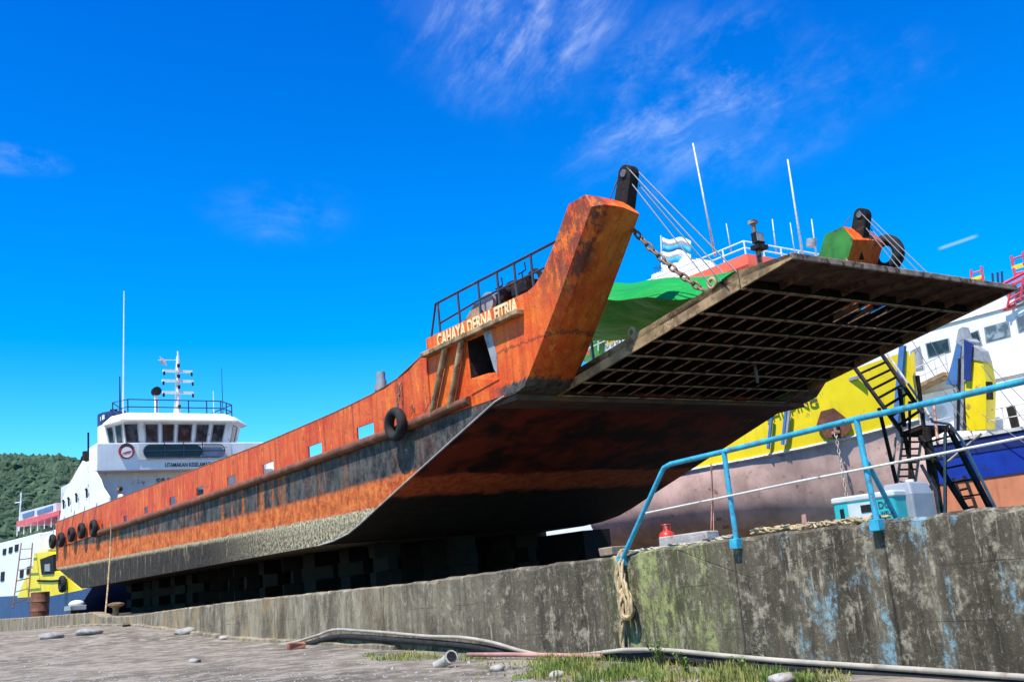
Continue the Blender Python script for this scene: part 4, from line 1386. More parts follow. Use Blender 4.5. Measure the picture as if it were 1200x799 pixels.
# overboard scupper hooks on the white quarter
for (u, v) in ((75, 591), (81, 588), (90, 583.5), (102, 578)):
    p = sp(u, v, -0.06)
    b = MB(); b.tube([(p.x, -0.03, p.z + 0.12), (p.x + 0.05, -0.14, p.z + 0.2), (p.x + 0.28, -0.16, p.z + 0.22), (p.x + 0.3, -0.14, p.z - 0.25)], 0.045, 6)
    part(b, 'fender_hook', 'black')


# ------------------------------------------------------------------ tyres hung as fenders
def tyre(c, R, r, label, group=None, axis=(0, 1, 0), hang=None, name='tyre_fender'):
    e = empty(name, SHIP @ Matrix.Translation(c), label, 'tyre', group)
    b = MB()
    b.ring((0, 0, 0), axis, R - r, r, 32, 12, 1.15)
    for k in range(32):
        t_ = 2 * math.pi * k / 32
    o = b.build('tread', MAT['rubber'], e, smooth=True)
    if hang is not None:
        h = MB(); h.tube([(0, 0, R - r * 1.2), V(hang) - V(c)], 0.018, 6)
        h.build('hanging_rope', MAT['wire'], e)
    return e


tc = sp(463.5, 497, -0.30)
t1 = tyre(tc, 0.43, 0.115, 'old black tyre hanging by a chain on the rusty orange bulwark', None)
b = MB()
chain_pts = [(0, 0.08, 0.45), (0.0, 0.25, 1.05)]
o = chain('hanging_chain', chain_pts[0], chain_pts[1], 0, 0.10, 0.017, t1, MAT['chain'])
stern_t = [((109.6, 618.6), 0.48, 'black tyre at the stern quarter, nearest the forward end of the five'), ((95.5, 621.6), 0.46, 'black tyre at the stern quarter, second from the forward end'),
           ((83.5, 626), 0.45, 'black tyre at the stern quarter, middle one of five'), ((71.5, 632), 0.45, 'black tyre at the stern quarter, next to the sternmost one'), ((61.5, 634), 0.45, 'sternmost black tyre, overhanging the orange transom corner')]
for (uv, R, lab) in stern_t:
    c = sp(*uv, -0.24)
    c.x = max(c.x, -34.15)
    tyre(c, R * 0.88, 0.115, lab, 'tyres hung along the stern quarter', hang=(c.x + 0.1, -0.1, c.z + 1.2))
tyre(V((11.55, B + 0.22, 5.75)), 0.52, 0.15, 'black tyre hung on the outside of the far bow horn', None)

# green tarpaulin spread over the well deck
b = MB()
NX_, NYt = 40, 36
for i in range(NX_ + 1):
    for j in range(NYt + 1):
        y = 2.2 + 4.3 * j / NYt
        xm = 7.3 - 0.86 * (y - 2.2)
        x = xm + (12.3 - xm) * i / NX_
        k = j / NYt
        z = 4.75 + 0.68 * min(1, k / 0.24) ** 0.8 if k < 0.24 else 5.43 - 0.62 * math.sin((k - 0.24) / 0.76 * math.pi * 0.5)
        z += -1.35 * (i / NX_ - 0.22) - 0.10 * math.sin(i / NX_ * math.pi * 3) ** 2 * 0.6
        z += 0.07 * mnoise.noise(V((x * 0.7, y * 0.7, 1.0))) + 0.03 * mnoise.noise(V((x * 2, y * 2, 3.0)))
        b.v.append((x, y + 0.1 * mnoise.noise(V((x * 0.6, 0, 9.0))), z))
for i in range(NX_):
    for j in range(NYt):
        a = i * (NYt + 1) + j
        b.f.append((a, a + NYt + 1, a + NYt + 2, a + 1))
tp = empty('tarpaulin', SHIP @ Matrix.Translation((4, 5, 2.42)), 'green tarpaulin stretched as an awning over the landing craft deck', 'tarpaulin')
o = b.build('sheet', MAT['tarp'], tp, smooth=True)
o.matrix_local = Matrix.Translation((-4, -5, -2.42))
for x in (5.0, 7.6, 10.5):
    for y in (5.6,):
        q = MB(); q.tube([(x, y, 2.42), (x, y, 5.15)], 0.04, 6)
        o = q.build('awning_pole', MAT['wire'], tp); o.matrix_local = Matrix.Translation((-4, -5, -2.42))

# a deck hand leaning on the bulwark
def person(mat4, label):
    e = empty('person', mat4, label, 'person')
    b = MB()
    def el(c, rx, ry, n=12): return [(c[0] + rx * math.cos(2 * math.pi * i / n), c[1] + ry * math.sin(2 * math.pi * i / n), c[2]) for i in range(n)]
    b.loft([el((0, 0, 0.9), 0.15, 0.12), el((0, 0, 1.05), 0.16, 0.12), el((0.02, -0.03, 1.25), 0.19, 0.12), el((0.03, -0.06, 1.40), 0.20, 0.11), el((0.03, -0.07, 1.46), 0.10, 0.08), el((0.03, -0.08, 1.50), 0.058, 0.058), el((0.03, -0.10, 1.55), 0.06, 0.065),
            el((0.03, -0.115, 1.60), 0.078, 0.09), el((0.03, -0.12, 1.67), 0.085, 0.10), el((0.03, -0.115, 1.73), 0.075, 0.09), el((0.03, -0.11, 1.77), 0.03, 0.04)])
    for s in (-1, 1):
        b.tube([(0.08 * s, 0, 0.95), (0.09 * s, -0.02, 0.5), (0.10 * s, 0.0, 0.08), (0.10 * s, -0.12, 0.03)], [0.085, 0.065, 0.045, 0.04], 8)
        b.tube([(0.03 + 0.18 * s, -0.06, 1.40), (0.03 + 0.26 * s, -0.12, 1.22), (0.03 + 0.14 * s, -0.34, 1.20), (0.03 + 0.10 * s, -0.42, 1.21)], [0.055, 0.045, 0.035, 0.03], 8)
    b.tube([(0.03, -0.21, 1.66), (0.03, -0.235, 1.64)], [0.02, 0.012], 6)
    b.build('body', MAT['skin'], e, smooth=True)
    h = MB(); h.loft([el((0.03, -0.09, 1.62), 0.095, 0.10), el((0.03, -0.085, 1.70), 0.102, 0.112), el((0.03, -0.09, 1.76), 0.09, 0.10), el((0.03, -0.10, 1.80), 0.04, 0.05)])
    for v in h.v: pass
    h.build('hair', MAT['hair'], e, smooth=True)
    h = MB(); h.loft([el((0, 0, 0.88), 0.165, 0.135), el((0, 0, 1.05), 0.175, 0.135), el((0.02, -0.03, 1.25), 0.205, 0.135), el((0.03, -0.06, 1.40), 0.215, 0.125), el((0.03, -0.07, 1.47), 0.11, 0.09)], caps=False)
    for s in (-1, 1):
        h.tube([(0.03 + 0.17 * s, -0.06, 1.41), (0.03 + 0.25 * s, -0.115, 1.24)], [0.07, 0.06], 8)
    h.build('shirt', MAT['shirt'], e, smooth=True)
    h = MB()
    for s in (-1, 1): h.tube([(0.08 * s, 0, 0.95), (0.09 * s, -0.02, 0.5), (0.10 * s, 0.0, 0.12)], [0.10, 0.08, 0.06], 8)
    h.build('trousers', MAT['darkblue'], e, smooth=True)
    return e


pp = sp(143, 575, 0.75)
person(SHIP @ Matrix.Translation((pp.x, 0.75, 2.42)) @ Matrix.Diagonal((1.12, 1.12, (pp.z + 0.1 - 2.42) / 1.7, 1)), 'dark-haired person in a pale shirt leaning over the orange bulwark')

# ------------------------------------------------------------------ timber blocks carrying the hull
yardz = lambda p: ground_z((p - WA).dot(wdir), (p - WA).dot(wnor))
rb = random.Random(3)
blocks = []
for y, x0, x1, st in ((2.6, -27.0, -1.6, 2.1), (5.0, -27.5, -0.9, 1.35), (8.6, -27.0, -1.5, 1.5)):
    x = x0
    while x < x1:
        blocks.append((x, y)); x += st * rb.uniform(0.9, 1.1)
proto = None
for i, (x, y) in enumerate(blocks):
    base = SHIP @ V((x, y, 0)); gz = yardz(V((base.x, base.y, 0)))
    hgt = base.z - gz - 0.02 + 0.05
    if proto is None:
        m4 = Matrix.Translation((base.x, base.y, gz - 0.05)) @ SHIP.to_3x3().to_4x4()
        proto = empty('keel_block', m4, 'stack of dark timber keel blocks in the shadow under the orange hull', 'keel block', 'keel blocks under the hull')
        n = 4
        for k in range(n):
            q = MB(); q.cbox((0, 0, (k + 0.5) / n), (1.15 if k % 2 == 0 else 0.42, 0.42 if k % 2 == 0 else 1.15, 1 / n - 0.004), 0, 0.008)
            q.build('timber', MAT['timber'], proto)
        c = proto
    else:
        c = copy_tree(proto)
    c.matrix_world = Matrix.Translation((base.x, base.y, gz - 0.05)) @ SHIP.to_3x3().to_4x4() @ Matrix.Rotation(rb.uniform(-0.4, 0.4), 4, 'Z') @ Matrix.Diagonal((rb.uniform(0.7, 1.35), rb.uniform(0.7, 1.3), hgt, 1))


# ------------------------------------------------------------------ the other vessels, each in the landing craft's axes
class Vessel:
    def __init__(s, name, off, label, cat='ship'):
        s.off = V(off)
        s.root = empty(name, SHIP @ Matrix.Translation(s.off), label, cat)

    def put(s, mb, name, mat, parent=None, **kw):
        o = mb.build(name, MAT[mat] if isinstance(mat, str) else mat, parent or s.root, **kw)
        if parent is None:
            o.matrix_local = Matrix.Translation(-s.off)
        return o

    def text(s, body, name, mat, m4, size, **kw):
        return text(body, name, MAT[mat], s.root, Matrix.Translation(-s.off) @ m4, size, **kw)


def quad_on(pts, y, th=0.03):
    """pixel outline laid on the plane y, with thickness towards the viewer"""
    b = MB(); b.prism([sp(u, v, y) for u, v in pts], (0, -th, 0)); return b


# ---- yellow-sided ferry
CY, CH, CT = 21.6, 3.7, 4.9
yv = Vessel('yellow_ferry', (-8, CY, -1.3), 'yellow-sided ferry with a faded red-brown bottom, hauled out behind the landing craft')


def c_half(x):
    return CH if x < -7 else CH * max(0.0, 1 - ((x + 7) / (CT + 7)) ** 2.1)


def c_kn(x): return lerp_tab([(-26, 1.9), (-10, 1.92), (-7, 2.0), (-4, 2.07), (-1, 2.14), (1.2, 2.25), (3.0, 2.42), (CT, 2.7)], x)


def c_top(x): return lerp_tab([(-26, 2.6), (-8, 3.0), (-3, 4.0), (0, 4.5), (3.0, 4.9), (CT, 5.3)], x)


xs = [-10.3, -10, -9, -8, -7, -5.5, -4, -2.5, -1, 0.2, 1.2, 2.0, 2.7, 3.3, 3.8, 4.2, 4.5, 4.7, CT]
lower = MB(); upper = MB(); lineb = MB()
secs = []
for x in xs:
    h = c_half(x); kn = c_kn(x)
    bow = max(0, min(1, (x + 2) / 6.5))
    keel = -1.25 + 1.6 * max(0, (x - 1) / 3.9) ** 2
    row = []
    for k in range(9):
        f = k / 8.0                      # 0 at knuckle, 1 at keel
        full = (1 - f ** 3.2) ** 0.55 if f < 1 else 0
        fine = (1 - f) ** 0.8
        w_ = full * (1 - bow) + fine * bow * 0.95
        if k == 0: w_ = 1
        row.append((h * w_, kn + (keel - kn) * f))
    ring = [(x, CY - a, z) for a, z in row] + [(x, CY + a, z) for a, z in row[::-1][1:]]
    secs.append(ring)
lower.loft(secs, closed=False)
yv.put(lower, 'hull', paint('weathered antifouling', (0.66, 0.44, 0.35), 0.85, 0.3, 0.9, 0.10, (0.24, 0.13, 0.10), 0.4, (0.34, 0.20, 0.16)), smooth='auto')
us = []
for x in xs:
    h = c_half(x); kn = c_kn(x); tp_ = c_top(x)
    fl = 0.2 * max(0, min(1, (x + 1) / 5))
    us.append([(x + fl * 1.2, CY - h - fl, tp_), (x, CY - h - 0.01, kn), (x, CY + h + 0.01, kn), (x + fl * 1.2, CY + h + fl, tp_)])
upper.loft(us, closed=False)
yv.put(upper, 'topside', 'yellow', smooth='auto')
for sgn in (-1, 1):
    l_ = MB(); l_.tube([(x, CY + sgn * (c_half(x) + 0.02), c_kn(x)) for x in xs if x > -9.2], 0.07, 6)
    yv.put(l_, 'rub_rail', 'cream', smooth='auto')
dkm = MB(); dkm.loft([[(x, CY - c_half(x), c_kn(x) + 0.05), (x, CY + c_half(x), c_kn(x) + 0.05)] for x in xs], closed=False)
yv.put(dkm, 'deck', 'deck')


def c_hit(u, v):
    """point on the yellow topside seen at a pixel"""
    y = CY - CH
    for _ in range(30):
        p = sp(u, v, y)
        fl = 0.2 * max(0, min(1, (p.x + 1) / 5)) * max(0, min(1, (p.z - c_kn(p.x)) / max(0.1, c_top(p.x) - c_kn(p.x))))
        y = 0.5 * y + 0.5 * (CY - c_half(p.x) - fl)
    return sp(u, v, y - 0.12)


# anchor pocket with its anchor and chain
hexp = [(977, 478), (997, 494), (999, 502), (988, 512), (968, 513), (957, 498), (962, 482)]
c0 = sum((c_hit(u, v) for u, v in hexp), V()) / len(hexp)
b = MB(); b.prism([c_hit(u, v) for u, v in hexp], (0.015, -0.03, 0)); ap = yv.put(b, 'anchor_pocket', 'rampside')
ap.data.materials[0] = MAT['rail']
b = MB(); b.tube([c_hit(981, 500) + V((0, -0.04, 0)), c_hit(981, 500) + V((0, -0.10, 0))], 0.15, 12); o = yv.put(b, 'hawse_hole', 'black'); 
b = MB(); q = c_hit(981, 503); b.cbox((q.x, q.y - 0.12, q.z - 0.12), (0.36, 0.1, 0.12)); b.cbox((q.x, q.y - 0.12, q.z - 0.02), (0.1, 0.1, 0.26)); yv.put(b, 'anchor', 'rustpipe', mods=[('bevel', 0.02)])
q2 = q + V((0.25, -0.5, -2.6))
o = chain('anchor_chain', q + V((0, -0.14, -0.15)), q2, -0.03, 0.13, 0.022, yv.root, MAT['ropegrey']); o.matrix_local = Matrix.Translation(-yv.off)
p_ = c_hit(900, 487)
tdir = (c_hit(958, 470) - c_hit(905, 486))
p_ = c_hit(897, 489)
tm = yv.text('SHIPPING', 'name_lettering', 'darkletter', frame(p_, tdir, (0, 0, 1)), 0.42, ext=0.02)
w_ = max(v.co.x for v in tm.data.vertices)
k_ = (c_hit(958, 470) - p_).length / w_
for v in tm.data.vertices: v.co.x *= k_
for (ua, va, ub, vb, mt) in ((905, 488, 901, 526, 'steelblue'), (922, 482, 918, 521, 'steelblue'), (926, 481, 921, 521, 'grey')):
    b = MB(); b.beam(c_hit(ua, va) + V((0, -0.04, 0)), c_hit(ub, vb) + V((0, -0.04, 0)), 0.12, 0.08, (0, 1, 0)); yv.put(b, 'fender_post', mt)
b = MB(); b.beam(c_hit(1058, 405), c_hit(1050, 500), 0.22, 0.16, (0, 1, 0)); yv.put(b, 'stem_post', 'steelblue')
b = MB(); b.cbox(c_hit(1002, 443), (0.7, 0.1, 0.12)); yv.put(b, 'fairlead', 'grey')
# modest deckhouse far aft so the vessel is whole

# ---- white ferry with blue hull and salmon bottom on the right
DY = 28.6
dv = Vessel('blue_hulled_ferry', (2, DY + 5, -1.3), 'tall white ferry with royal blue hull and salmon bottom at the right edge')
b = MB(); b.loft([[(x, DY + 0.05 + f, z0), (x, DY + 9.9 - f, z0), (x, DY + 9.9, z1), (x, DY + 0.05, z1)] for x, z0, z1, f in ((-14, -1.3, 0.55, 0.08), (10, -1.3, 0.6, 0.08), (14, 0.2, 0.7, 0.4))])
dv.put(b, 'bottom', 'salmon')
b = MB(); b.loft([[(x, DY, z0), (x, DY + 10, z0), (x, DY + 10, z1), (x, DY, z1)] for x, z0, z1 in ((-14, 0.55, 1.65), (4, 0.58, 1.65), (15, 0.7, 1.7))])
dv.put(b, 'hull', 'blue')
b = MB(); b.loft([[(x, DY - 0.03, z0), (x, DY + 10, z0), (x, DY + 10, z1), (x, DY - 0.03, z1)] for x, z0, z1 in ((-14, 1.64, 2.3), (4, 1.64, 2.3), (15, 1.69, 2.35))])
dv.put(b, 'sheer_strake', 'darkblue')
b = MB(); b.loft([[(x, DY - 0.09, 2.28), (x, DY + 10.05, 2.28), (x, DY + 10.05, 2.42), (x, DY - 0.09, 2.42)] for x in (-14, 15)])
dv.put(b, 'deck_edge', 'cream')
SYD = 31.0
b = MB()
for z in (2.9, 3.35): b.tube([(-6, DY + 0.15, z), (14, DY + 0.15, z)], 0.022, 5)
dr0 = dv.put(b, 'deck_rail', 'cream')
for k in range(14):
    b = MB(); b.tube([(-6 + k * 1.5, DY + 0.15, 2.4), (-6 + k * 1.5, DY + 0.15, 3.35)], 0.025, 5); dv.put(b, 'stanchion', 'cream', dr0)
for z in (4.9, 7.9):
    b = MB(); b.tube([(-13, SYD - 0.03, z), (8.4, SYD - 0.03, z)], 0.05, 6); dv.put(b, 'deck_line', 'shadewhite')
b = MB()
b.prism([(-14, SYD, 2.4), (8.5, SYD, 2.4), (8.5, SYD, 8.3), (5.0, SYD, 8.55), (1.5, SYD, 9.0), (-14, SYD, 9.6)], (0, 7.6, 0))
dv.put(b, 'superstructure', 'white', mods=[('bevel', 0.06)])


def dwin(pts, name='window', mat='glass', y=SYD, fr=True):
    c = [sp(u, v, y) for u, v in pts]
    cc = sum(c, V()) / len(c)
    f = MB(); f.prism([p + (p - cc).normalized() * 0.07 + V((0, -0.012, 0)) for p in c], (0, -0.02, 0))
    fo = dv.put(f, name, 'grey')
    g_ = MB(); g_.prism([p + V((0, -0.035, 0)) for p in c], (0, -0.012, 0))
    o = dv.put(g_, 'pane' if mat in ('glass', 'greyglass') else 'panel', mat, fo)
    return fo


MAT['greyglass'] = m_glass('grey window glass', (0.09, 0.105, 0.115))
dwin([(1155, 384), (1181, 377), (1183, 393), (1157, 400)], mat='greyglass')
dwin([(1192, 372), (1215, 365), (1217, 381), (1195, 388)], mat='greyglass')
dwin([(1086, 403), (1111, 397), (1113, 411), (1089, 418)])
dwin([(1131, 394), (1146, 388), (1150, 403), (1135, 407)])
dwin([(1068, 413), (1078, 407), (1083, 431), (1068, 434)], name='door', mat='grey')
dwin([(1180, 478), (1189, 475), (1196, 502), (1187, 506)], name='door', mat='black')
for (u, v, r) in ((1093, 485, 0.42), (1102, 483, 0.30), (1087, 488, 0.25)):
    p = sp(u, v, SYD); b = MB(); b.tube([p + V((0, -0.01, 0)), p + V((0, -0.022, 0))], r, 14); dv.put(b, 'paint_patch', 'palegrey')
# gallery with railing and orange floor in front of the superstructure
b = MB(); p, q = sp(1062, 462, SYD - 0.5), sp(1112, 438, SYD - 0.5); b.beam(p, q, 0.9, 0.16); dv.put(b, 'gallery', 'rampside')
b = MB()
for k in range(5):
    a = p.lerp(q, k / 4); b.tube([a, a + V((0, 0, 0.95))], 0.03, 5)
b.tube([p + V((0, 0, 0.95)), q + V((0, 0, 0.95))], 0.03, 5); b.tube([p + V((0, 0, 0.5)), q + V((0, 0, 0.5))], 0.025, 5)
dv.put(b, 'gallery_rail', 'cream')
# the bow ramp post: steel blue and grey in front, yellow on its side
by = DY - 0.1
def sq(pts, y): return [sp(u, v, y) for u, v in pts]
b = MB(); b.prism(sq([(1121, 400), (1132, 396), (1137, 400), (1139, 445), (1130, 447), (1128, 504), (1118, 505), (1117, 452), (1110, 450)], by), (0, 0.9, 0)); rpst = dv.put(b, 'ramp_post', 'grey')
b = MB(); b.prism(sq([(1122, 402), (1127, 405), (1124, 450), (1109, 451)], by - 0.01), (0, -0.05, 0)); dv.put(b, 'post_front', 'steelblue', rpst)
b = MB(); b.prism(sq([(1139, 421), (1151, 421), (1156, 448), (1155, 503), (1133, 505), (1130, 447), (1137, 446)], by + 0.05), (0, 0.8, 0)); dv.put(b, 'post_side', 'yellow', rpst)
b = MB(); b.prism(sq([(1131, 398), (1141, 403), (1138, 446), (1131, 445)], by - 0.02), (0, -0.10, 0)); dv.put(b, 'post_cheek', 'darkblue', rpst)
b = MB(); b.prism(sq([(1138, 404), (1150, 411), (1154, 424), (1138, 421)], by), (0, 0.6, 0)); dv.put(b, 'post_bracket', 'grey', rpst)
b = MB(); b.prism(sq([(1123, 386), (1128, 383), (1133, 397), (1120, 402)], by), (0, 0.5, 0)); dv.put(b, 'post_head', 'grey', rpst)
b = MB(); b.beam(sp(1124, 420, by - 0.1), sp(1122, 505, by - 0.1), 0.07, 0.07); dv.put(b, 'post_pipe', 'black', rpst)
b = MB(); b.prism(sq([(1155, 447), (1159, 447), (1160, 468), (1156, 468)], by - 0.05), (0, 0.3, 0)); dv.put(b, 'post_hook', 'black', rpst)
# stays and wires in front of the white side
for (a, c) in (((1068, 398), (1140, 510)), ((1150, 428), (1215, 512)), ((1152, 420), (1230, 500)), ((1090, 400), (1130, 470)), ((1150, 485), (1210, 525))):
    b = MB(); b.tube([sp(*a, DY - 0.4), sp(*c, DY - 0.4)], 0.017, 5); dv.put(b, 'stay_wire', 'wire')
# red ladders and pipework on top
def ladder(vs, pts0, pts1, y, n, r, name, mat, dy=0.0):
    a0, a1 = sp(*pts0[0], y), sp(*pts0[1], y + dy)
    b0, b1 = sp(*pts1[0], y), sp(*pts1[1], y + dy)
    b = MB(); b.tube([a0, a1], r, 6); b.tube([b0, b1], r, 6)
    for k in range(n):
        t_ = (k + 0.5) / n
        b.tube([a0.lerp(a1, t_), b0.lerp(b1, t_)], r * 0.75, 5)
    return vs.put(b, name, mat)


ladder(dv, ((1139, 345), (1138, 316)), ((1154, 342), (1150, 312)), SYD + 0.4, 3, 0.05, 'roof_frame', 'pinkred')
ladder(dv, ((1190, 325), (1185, 300)), ((1204, 322), (1199, 295)), SYD + 0.4, 3, 0.06, 'roof_frame', 'pinkred')
ladder(dv, ((1180, 362), (1186, 332)), ((1196, 352), (1199, 325)), SYD - 0.3, 4, 0.05, 'roof_frame', 'pinkred')
for (u0, v0, u1, v1) in ((1176, 333, 1204, 318), (1178, 338, 1206, 324), (1176, 363, 1190, 357)):
    b = MB(); b.tube([sp(u0, v0, SYD - 0.2), sp(u1, v1, SYD - 0.2)], 0.075, 6); dv.put(b, 'roof_pipe', 'pinkred')
for uv in ((1146, 326), (1194, 312)):
    b = MB(); b.cbox(sp(*uv, SYD + 0.5), (0.5, 0.3, 0.12)); dv.put(b, 'roof_light', 'yellow')
for (u, v) in ((1164, 323), (1170, 322), (1175, 321)):
    b = MB(); b.tube([sp(u, v + 14, SYD + 0.3), sp(u - 1, v - 3, SYD + 0.3)], 0.05, 6); dv.put(b, 'vent_pipe', 'navy')
b = MB(); b.prism(sq([(1190, 338), (1215, 328), (1216, 352), (1192, 360)], SYD - 0.02), (0, -0.05, 0)); dv.put(b, 'equipment_box', 'grey')

# ---- big white ferry beyond, with an orange-red bridge roof
EY = 36.0
ev = Vessel('white_ferry', (-22, EY + 6, -1.3), 'big white ferry with an orange-red bridge roof, standing beyond the green tarpaulin')
b = MB(); b.prism([(-60, EY, -1.3), (-9, EY, -1.3), (-6, EY, 3), (-6, EY, 9.5), (-14, EY, 12.2), (-23.5, EY, 13.55), (-32, EY, 12.95), (-60, EY, 12.6)], (0, 12, 0))
ev.put(b, 'hull', 'white', mods=[('bevel', 0.08)])
b = MB(); b.prism(sq([(684, 424), (702, 414), (704, 392), (684, 398)], EY + 1.5), (0, 3, 0)); ev.put(b, 'deck_cabin', 'green')
b = MB(); b.prism(sq([(687, 424), (731, 402), (735, 384), (700, 386), (687, 395)], EY + 2.0), (0, 5, 0)); cab = ev.put(b, 'deck_house', 'palegrey')
for k in range(6):
    for m_ in range(3):
        u = 699 + k * 5.6; v = 413 - k * 2.7 - m_ * 7
        g_ = MB(); g_.prism(sq([(u, v), (u + 3.6, v - 1.8), (u + 3.6, v - 6), (u, v - 4.2)], EY + 1.98), (0, -0.05, 0)); ev.put(g_, 'pane', 'drumgrey', cab)
b = MB()
for k in range(8):
    u = 668 + k * 11; v = 424 - k * 5
    b.tube([sp(u, v + 2, EY + 0.1), sp(u, v - 12, EY + 0.1)], 0.05, 5)
b.tube([sp(664, 414, EY + 0.1), sp(750, 375, EY + 0.1)], 0.06, 5); b.tube([sp(664, 420, EY + 0.1), sp(750, 381, EY + 0.1)], 0.05, 5)
ev.put(b, 'deck_rail', 'cream')
b = MB(); b.beam(sp(662, 425, EY - 0.05), sp(690, 412, EY - 0.05), 0.12, 0.3); ev.put(b, 'deck_stripe', 'pinkred')
b = MB(); b.prism(sq([(709, 404), (722, 398), (720, 390), (708, 395)], EY + 0.3), (0, 0.3, 0)); ev.put(b, 'deck_locker', 'yellow')
# bridge: white house, red eave, coral roof, railing
cr = sp(875, 296, EY)
cx = cr.x; zt = cr.z
b = MB(); b.box((cx - 13, EY + 0.8, 10.0), (cx - 0.9, EY + 9.2, zt - 1.15)); ev.put(b, 'bridge', 'white')
b = MB(); b.loft([[(cx - 14, EY + 0.5, zt - 1.5), (cx - 0.5, EY + 0.5, zt - 1.5), (cx - 0.5, EY + 9.5, zt - 1.5), (cx - 14, EY + 9.5, zt - 1.5)], [(cx - 14, EY, zt - 0.75), (cx, EY, zt - 0.75), (cx, EY + 10, zt - 0.75), (cx - 14, EY + 10, zt - 0.75)],
                  [(cx - 14, EY + 0.15, zt), (cx - 0.15, EY + 0.15, zt), (cx - 0.15, EY + 9.85, zt), (cx - 14, EY + 9.85, zt)]]); ev.put(b, 'bridge_roof', 'coral')
b = MB()
rp = [(cx - 13.5, EY + 0.4), (cx - 0.4, EY + 0.4), (cx - 0.4, EY + 9.6)]
for z in (0.95, 0.5): b.tube([(x, y, zt + z) for x, y in rp], 0.05, 5)
er = ev.put(b, 'roof_rail', 'white')
for k in range(8):
    x = cx - 0.4 - k * 1.8; b = MB(); b.tube([(x, EY + 0.4, zt - 0.1), (x, EY + 0.4, zt + 0.95)], 0.05, 5); ev.put(b, 'stanchion', 'white', er)
for k in range(1, 6):
    y = EY + 0.4 + k * 1.84; b = MB(); b.tube([(cx - 0.4, y, zt - 0.1), (cx - 0.4, y, zt + 0.95)], 0.05, 5); ev.put(b, 'stanchion', 'white', er)
for (u0, v0, u1, v1, r, y) in ((838, 294, 812, 168, 0.085, EY + 1.5), (941, 296, 923, 187, 0.085, EY + 5), (857, 290, 851, 262, 0.04, EY + 1.5), (910, 292, 905, 257, 0.05, EY + 4), (932, 294, 926, 261, 0.04, EY + 5), (957, 296, 951, 257, 0.06, EY + 7)):
    b = MB(); b.tube([sp(u0, v0 + 6, y), sp(u1, v1, y)], [r, r * 0.6], 6); ev.put(b, 'whip_aerial', 'cream', smooth=True)
b = MB(); q = sp(951, 289, EY + 6); b.tube([q, q + V((0.1, 0, 0.5))], 0.35, 10); ev.put(b, 'radar_dome', 'grey', smooth='auto')
# funnel, white stores and the wavy blue and white flag aft of the bridge
b = MB(); b.prism(sq([(762, 338), (763, 322), (792, 310), (800, 300), (812, 312), (824, 318), (812, 336)], EY + 2), (0, 3, 0)); ev.put(b, 'bridge_locker', 'white', mods=[('bevel', 0.08)])
tmx = ev.text('MA', 'name_lettering', 'navy', frame(sp(767, 319, EY + 1.9), (1, 0, 0.0), (0, 0, 1)), 0.55, ext=0.01)
b = MB(); b.tube([sp(776, 325, EY + 2.5), sp(774.5, 276, EY + 2.5)], 0.05, 6); ev.put(b, 'flag_pole', 'white')
fcol = ['white', 'steelblue', 'white', 'teal', 'steelblue']
FL = Vessel('flag', sp(776, 312, EY + 2.5), 'wavy blue and white striped flag flying aft of the orange-red bridge roof', 'flag')
MAT['skyblue'] = paint('pale blue flag cloth', (0.03, 0.33, 0.62), 0.8, 0.2, 1)
for k, mt in enumerate(('white', 'skyblue', 'white', 'skyblue', 'white')):
    b = MB()
    for j in range(2):
        for i in range(15):
            f = i / 14
            u = 776.5 + 33 * f
            v = 278 + (k + j) * 7.6 + 2.2 * math.sin(f * 7 + k * 0.3) + 4.0 * f * 0.8
            p = sp(u, v, EY + 2.5 + 0.25 * math.sin(f * 9))
            b.v.append(tuple(p))
    for i in range(14):
        b.f.append((i, i + 1, 15 + i + 1, 15 + i))
    FL.put(b, 'stripe', mt, smooth=True, mods=[('solid', 0.02, 0)])

# ---- ferry with yellow bow on the far left
FY = 4.5
fv = Vessel('yellow_bowed_ferry', (-62, FY + 5, -2.3), 'white ferry with a yellow bow and deep blue hull, far off at the left edge')
def fq(pts, y=FY): return [sp(u, v, y) for u, v in pts]
b = MB(); b.prism(fq([(-60, 745), (-60, 700), (0, 699), (40, 698), (96, 690), (108, 688), (90, 716), (70, 745)]), (0, 9, 0)); fv.put(b, 'hull', 'darkblue')
b = MB(); b.prism(fq([(-60, 702), (-60, 642), (0, 636), (32, 628), (46, 624), (46, 652), (38, 668), (24, 698)], FY + 0.3), (0, 8.4, 0)); fv.put(b, 'superstructure', 'white', mods=[('bevel', 0.05)])
b = MB(); b.prism(fq([(20, 700), (28, 680), (38, 668), (40, 648), (58, 646), (60, 668), (76, 673), (96, 691), (60, 698)], FY - 0.02), (0, 9.02, 0)); fv.put(b, 'bow', 'yellow')
b = MB(); b.prism(fq([(50, 655), (66, 649), (66, 672), (52, 673)], FY + 0.1), (0, -0.2, 0)); fv.put(b, 'bow_opening', 'black')
b = MB(); b.prism(fq([(53, 661), (59, 660), (59, 669), (53, 669)], FY - 0.12), (0, -0.05, 0)); fv.put(b, 'bow_window', 'drumgrey')
b = MB(); b.tube(fq([(44, 680), (60, 680.5), (78, 679)], FY - 0.06), 0.08, 6); fv.put(b, 'bow_rail', 'black')
b = MB(); b.prism(fq([(0, 638), (32, 629), (80, 616), (82, 642), (40, 648), (0, 655)], FY + 1.2), (0, 6, 0)); fv.put(b, 'upper_deckhouse', 'white')
b = MB(); b.prism(fq([(30, 652), (68, 640), (68, 628), (32, 638)], FY + 0.9), (0, 0.4, 0)); fv.put(b, 'sheltered_gallery', 'palegrey')
b = MB(); b.prism(fq([(19, 611), (69, 598), (69, 603), (20, 617)], FY + 0.8), (0, 7, 0)); fv.put(b, 'awning', 'pinkred')
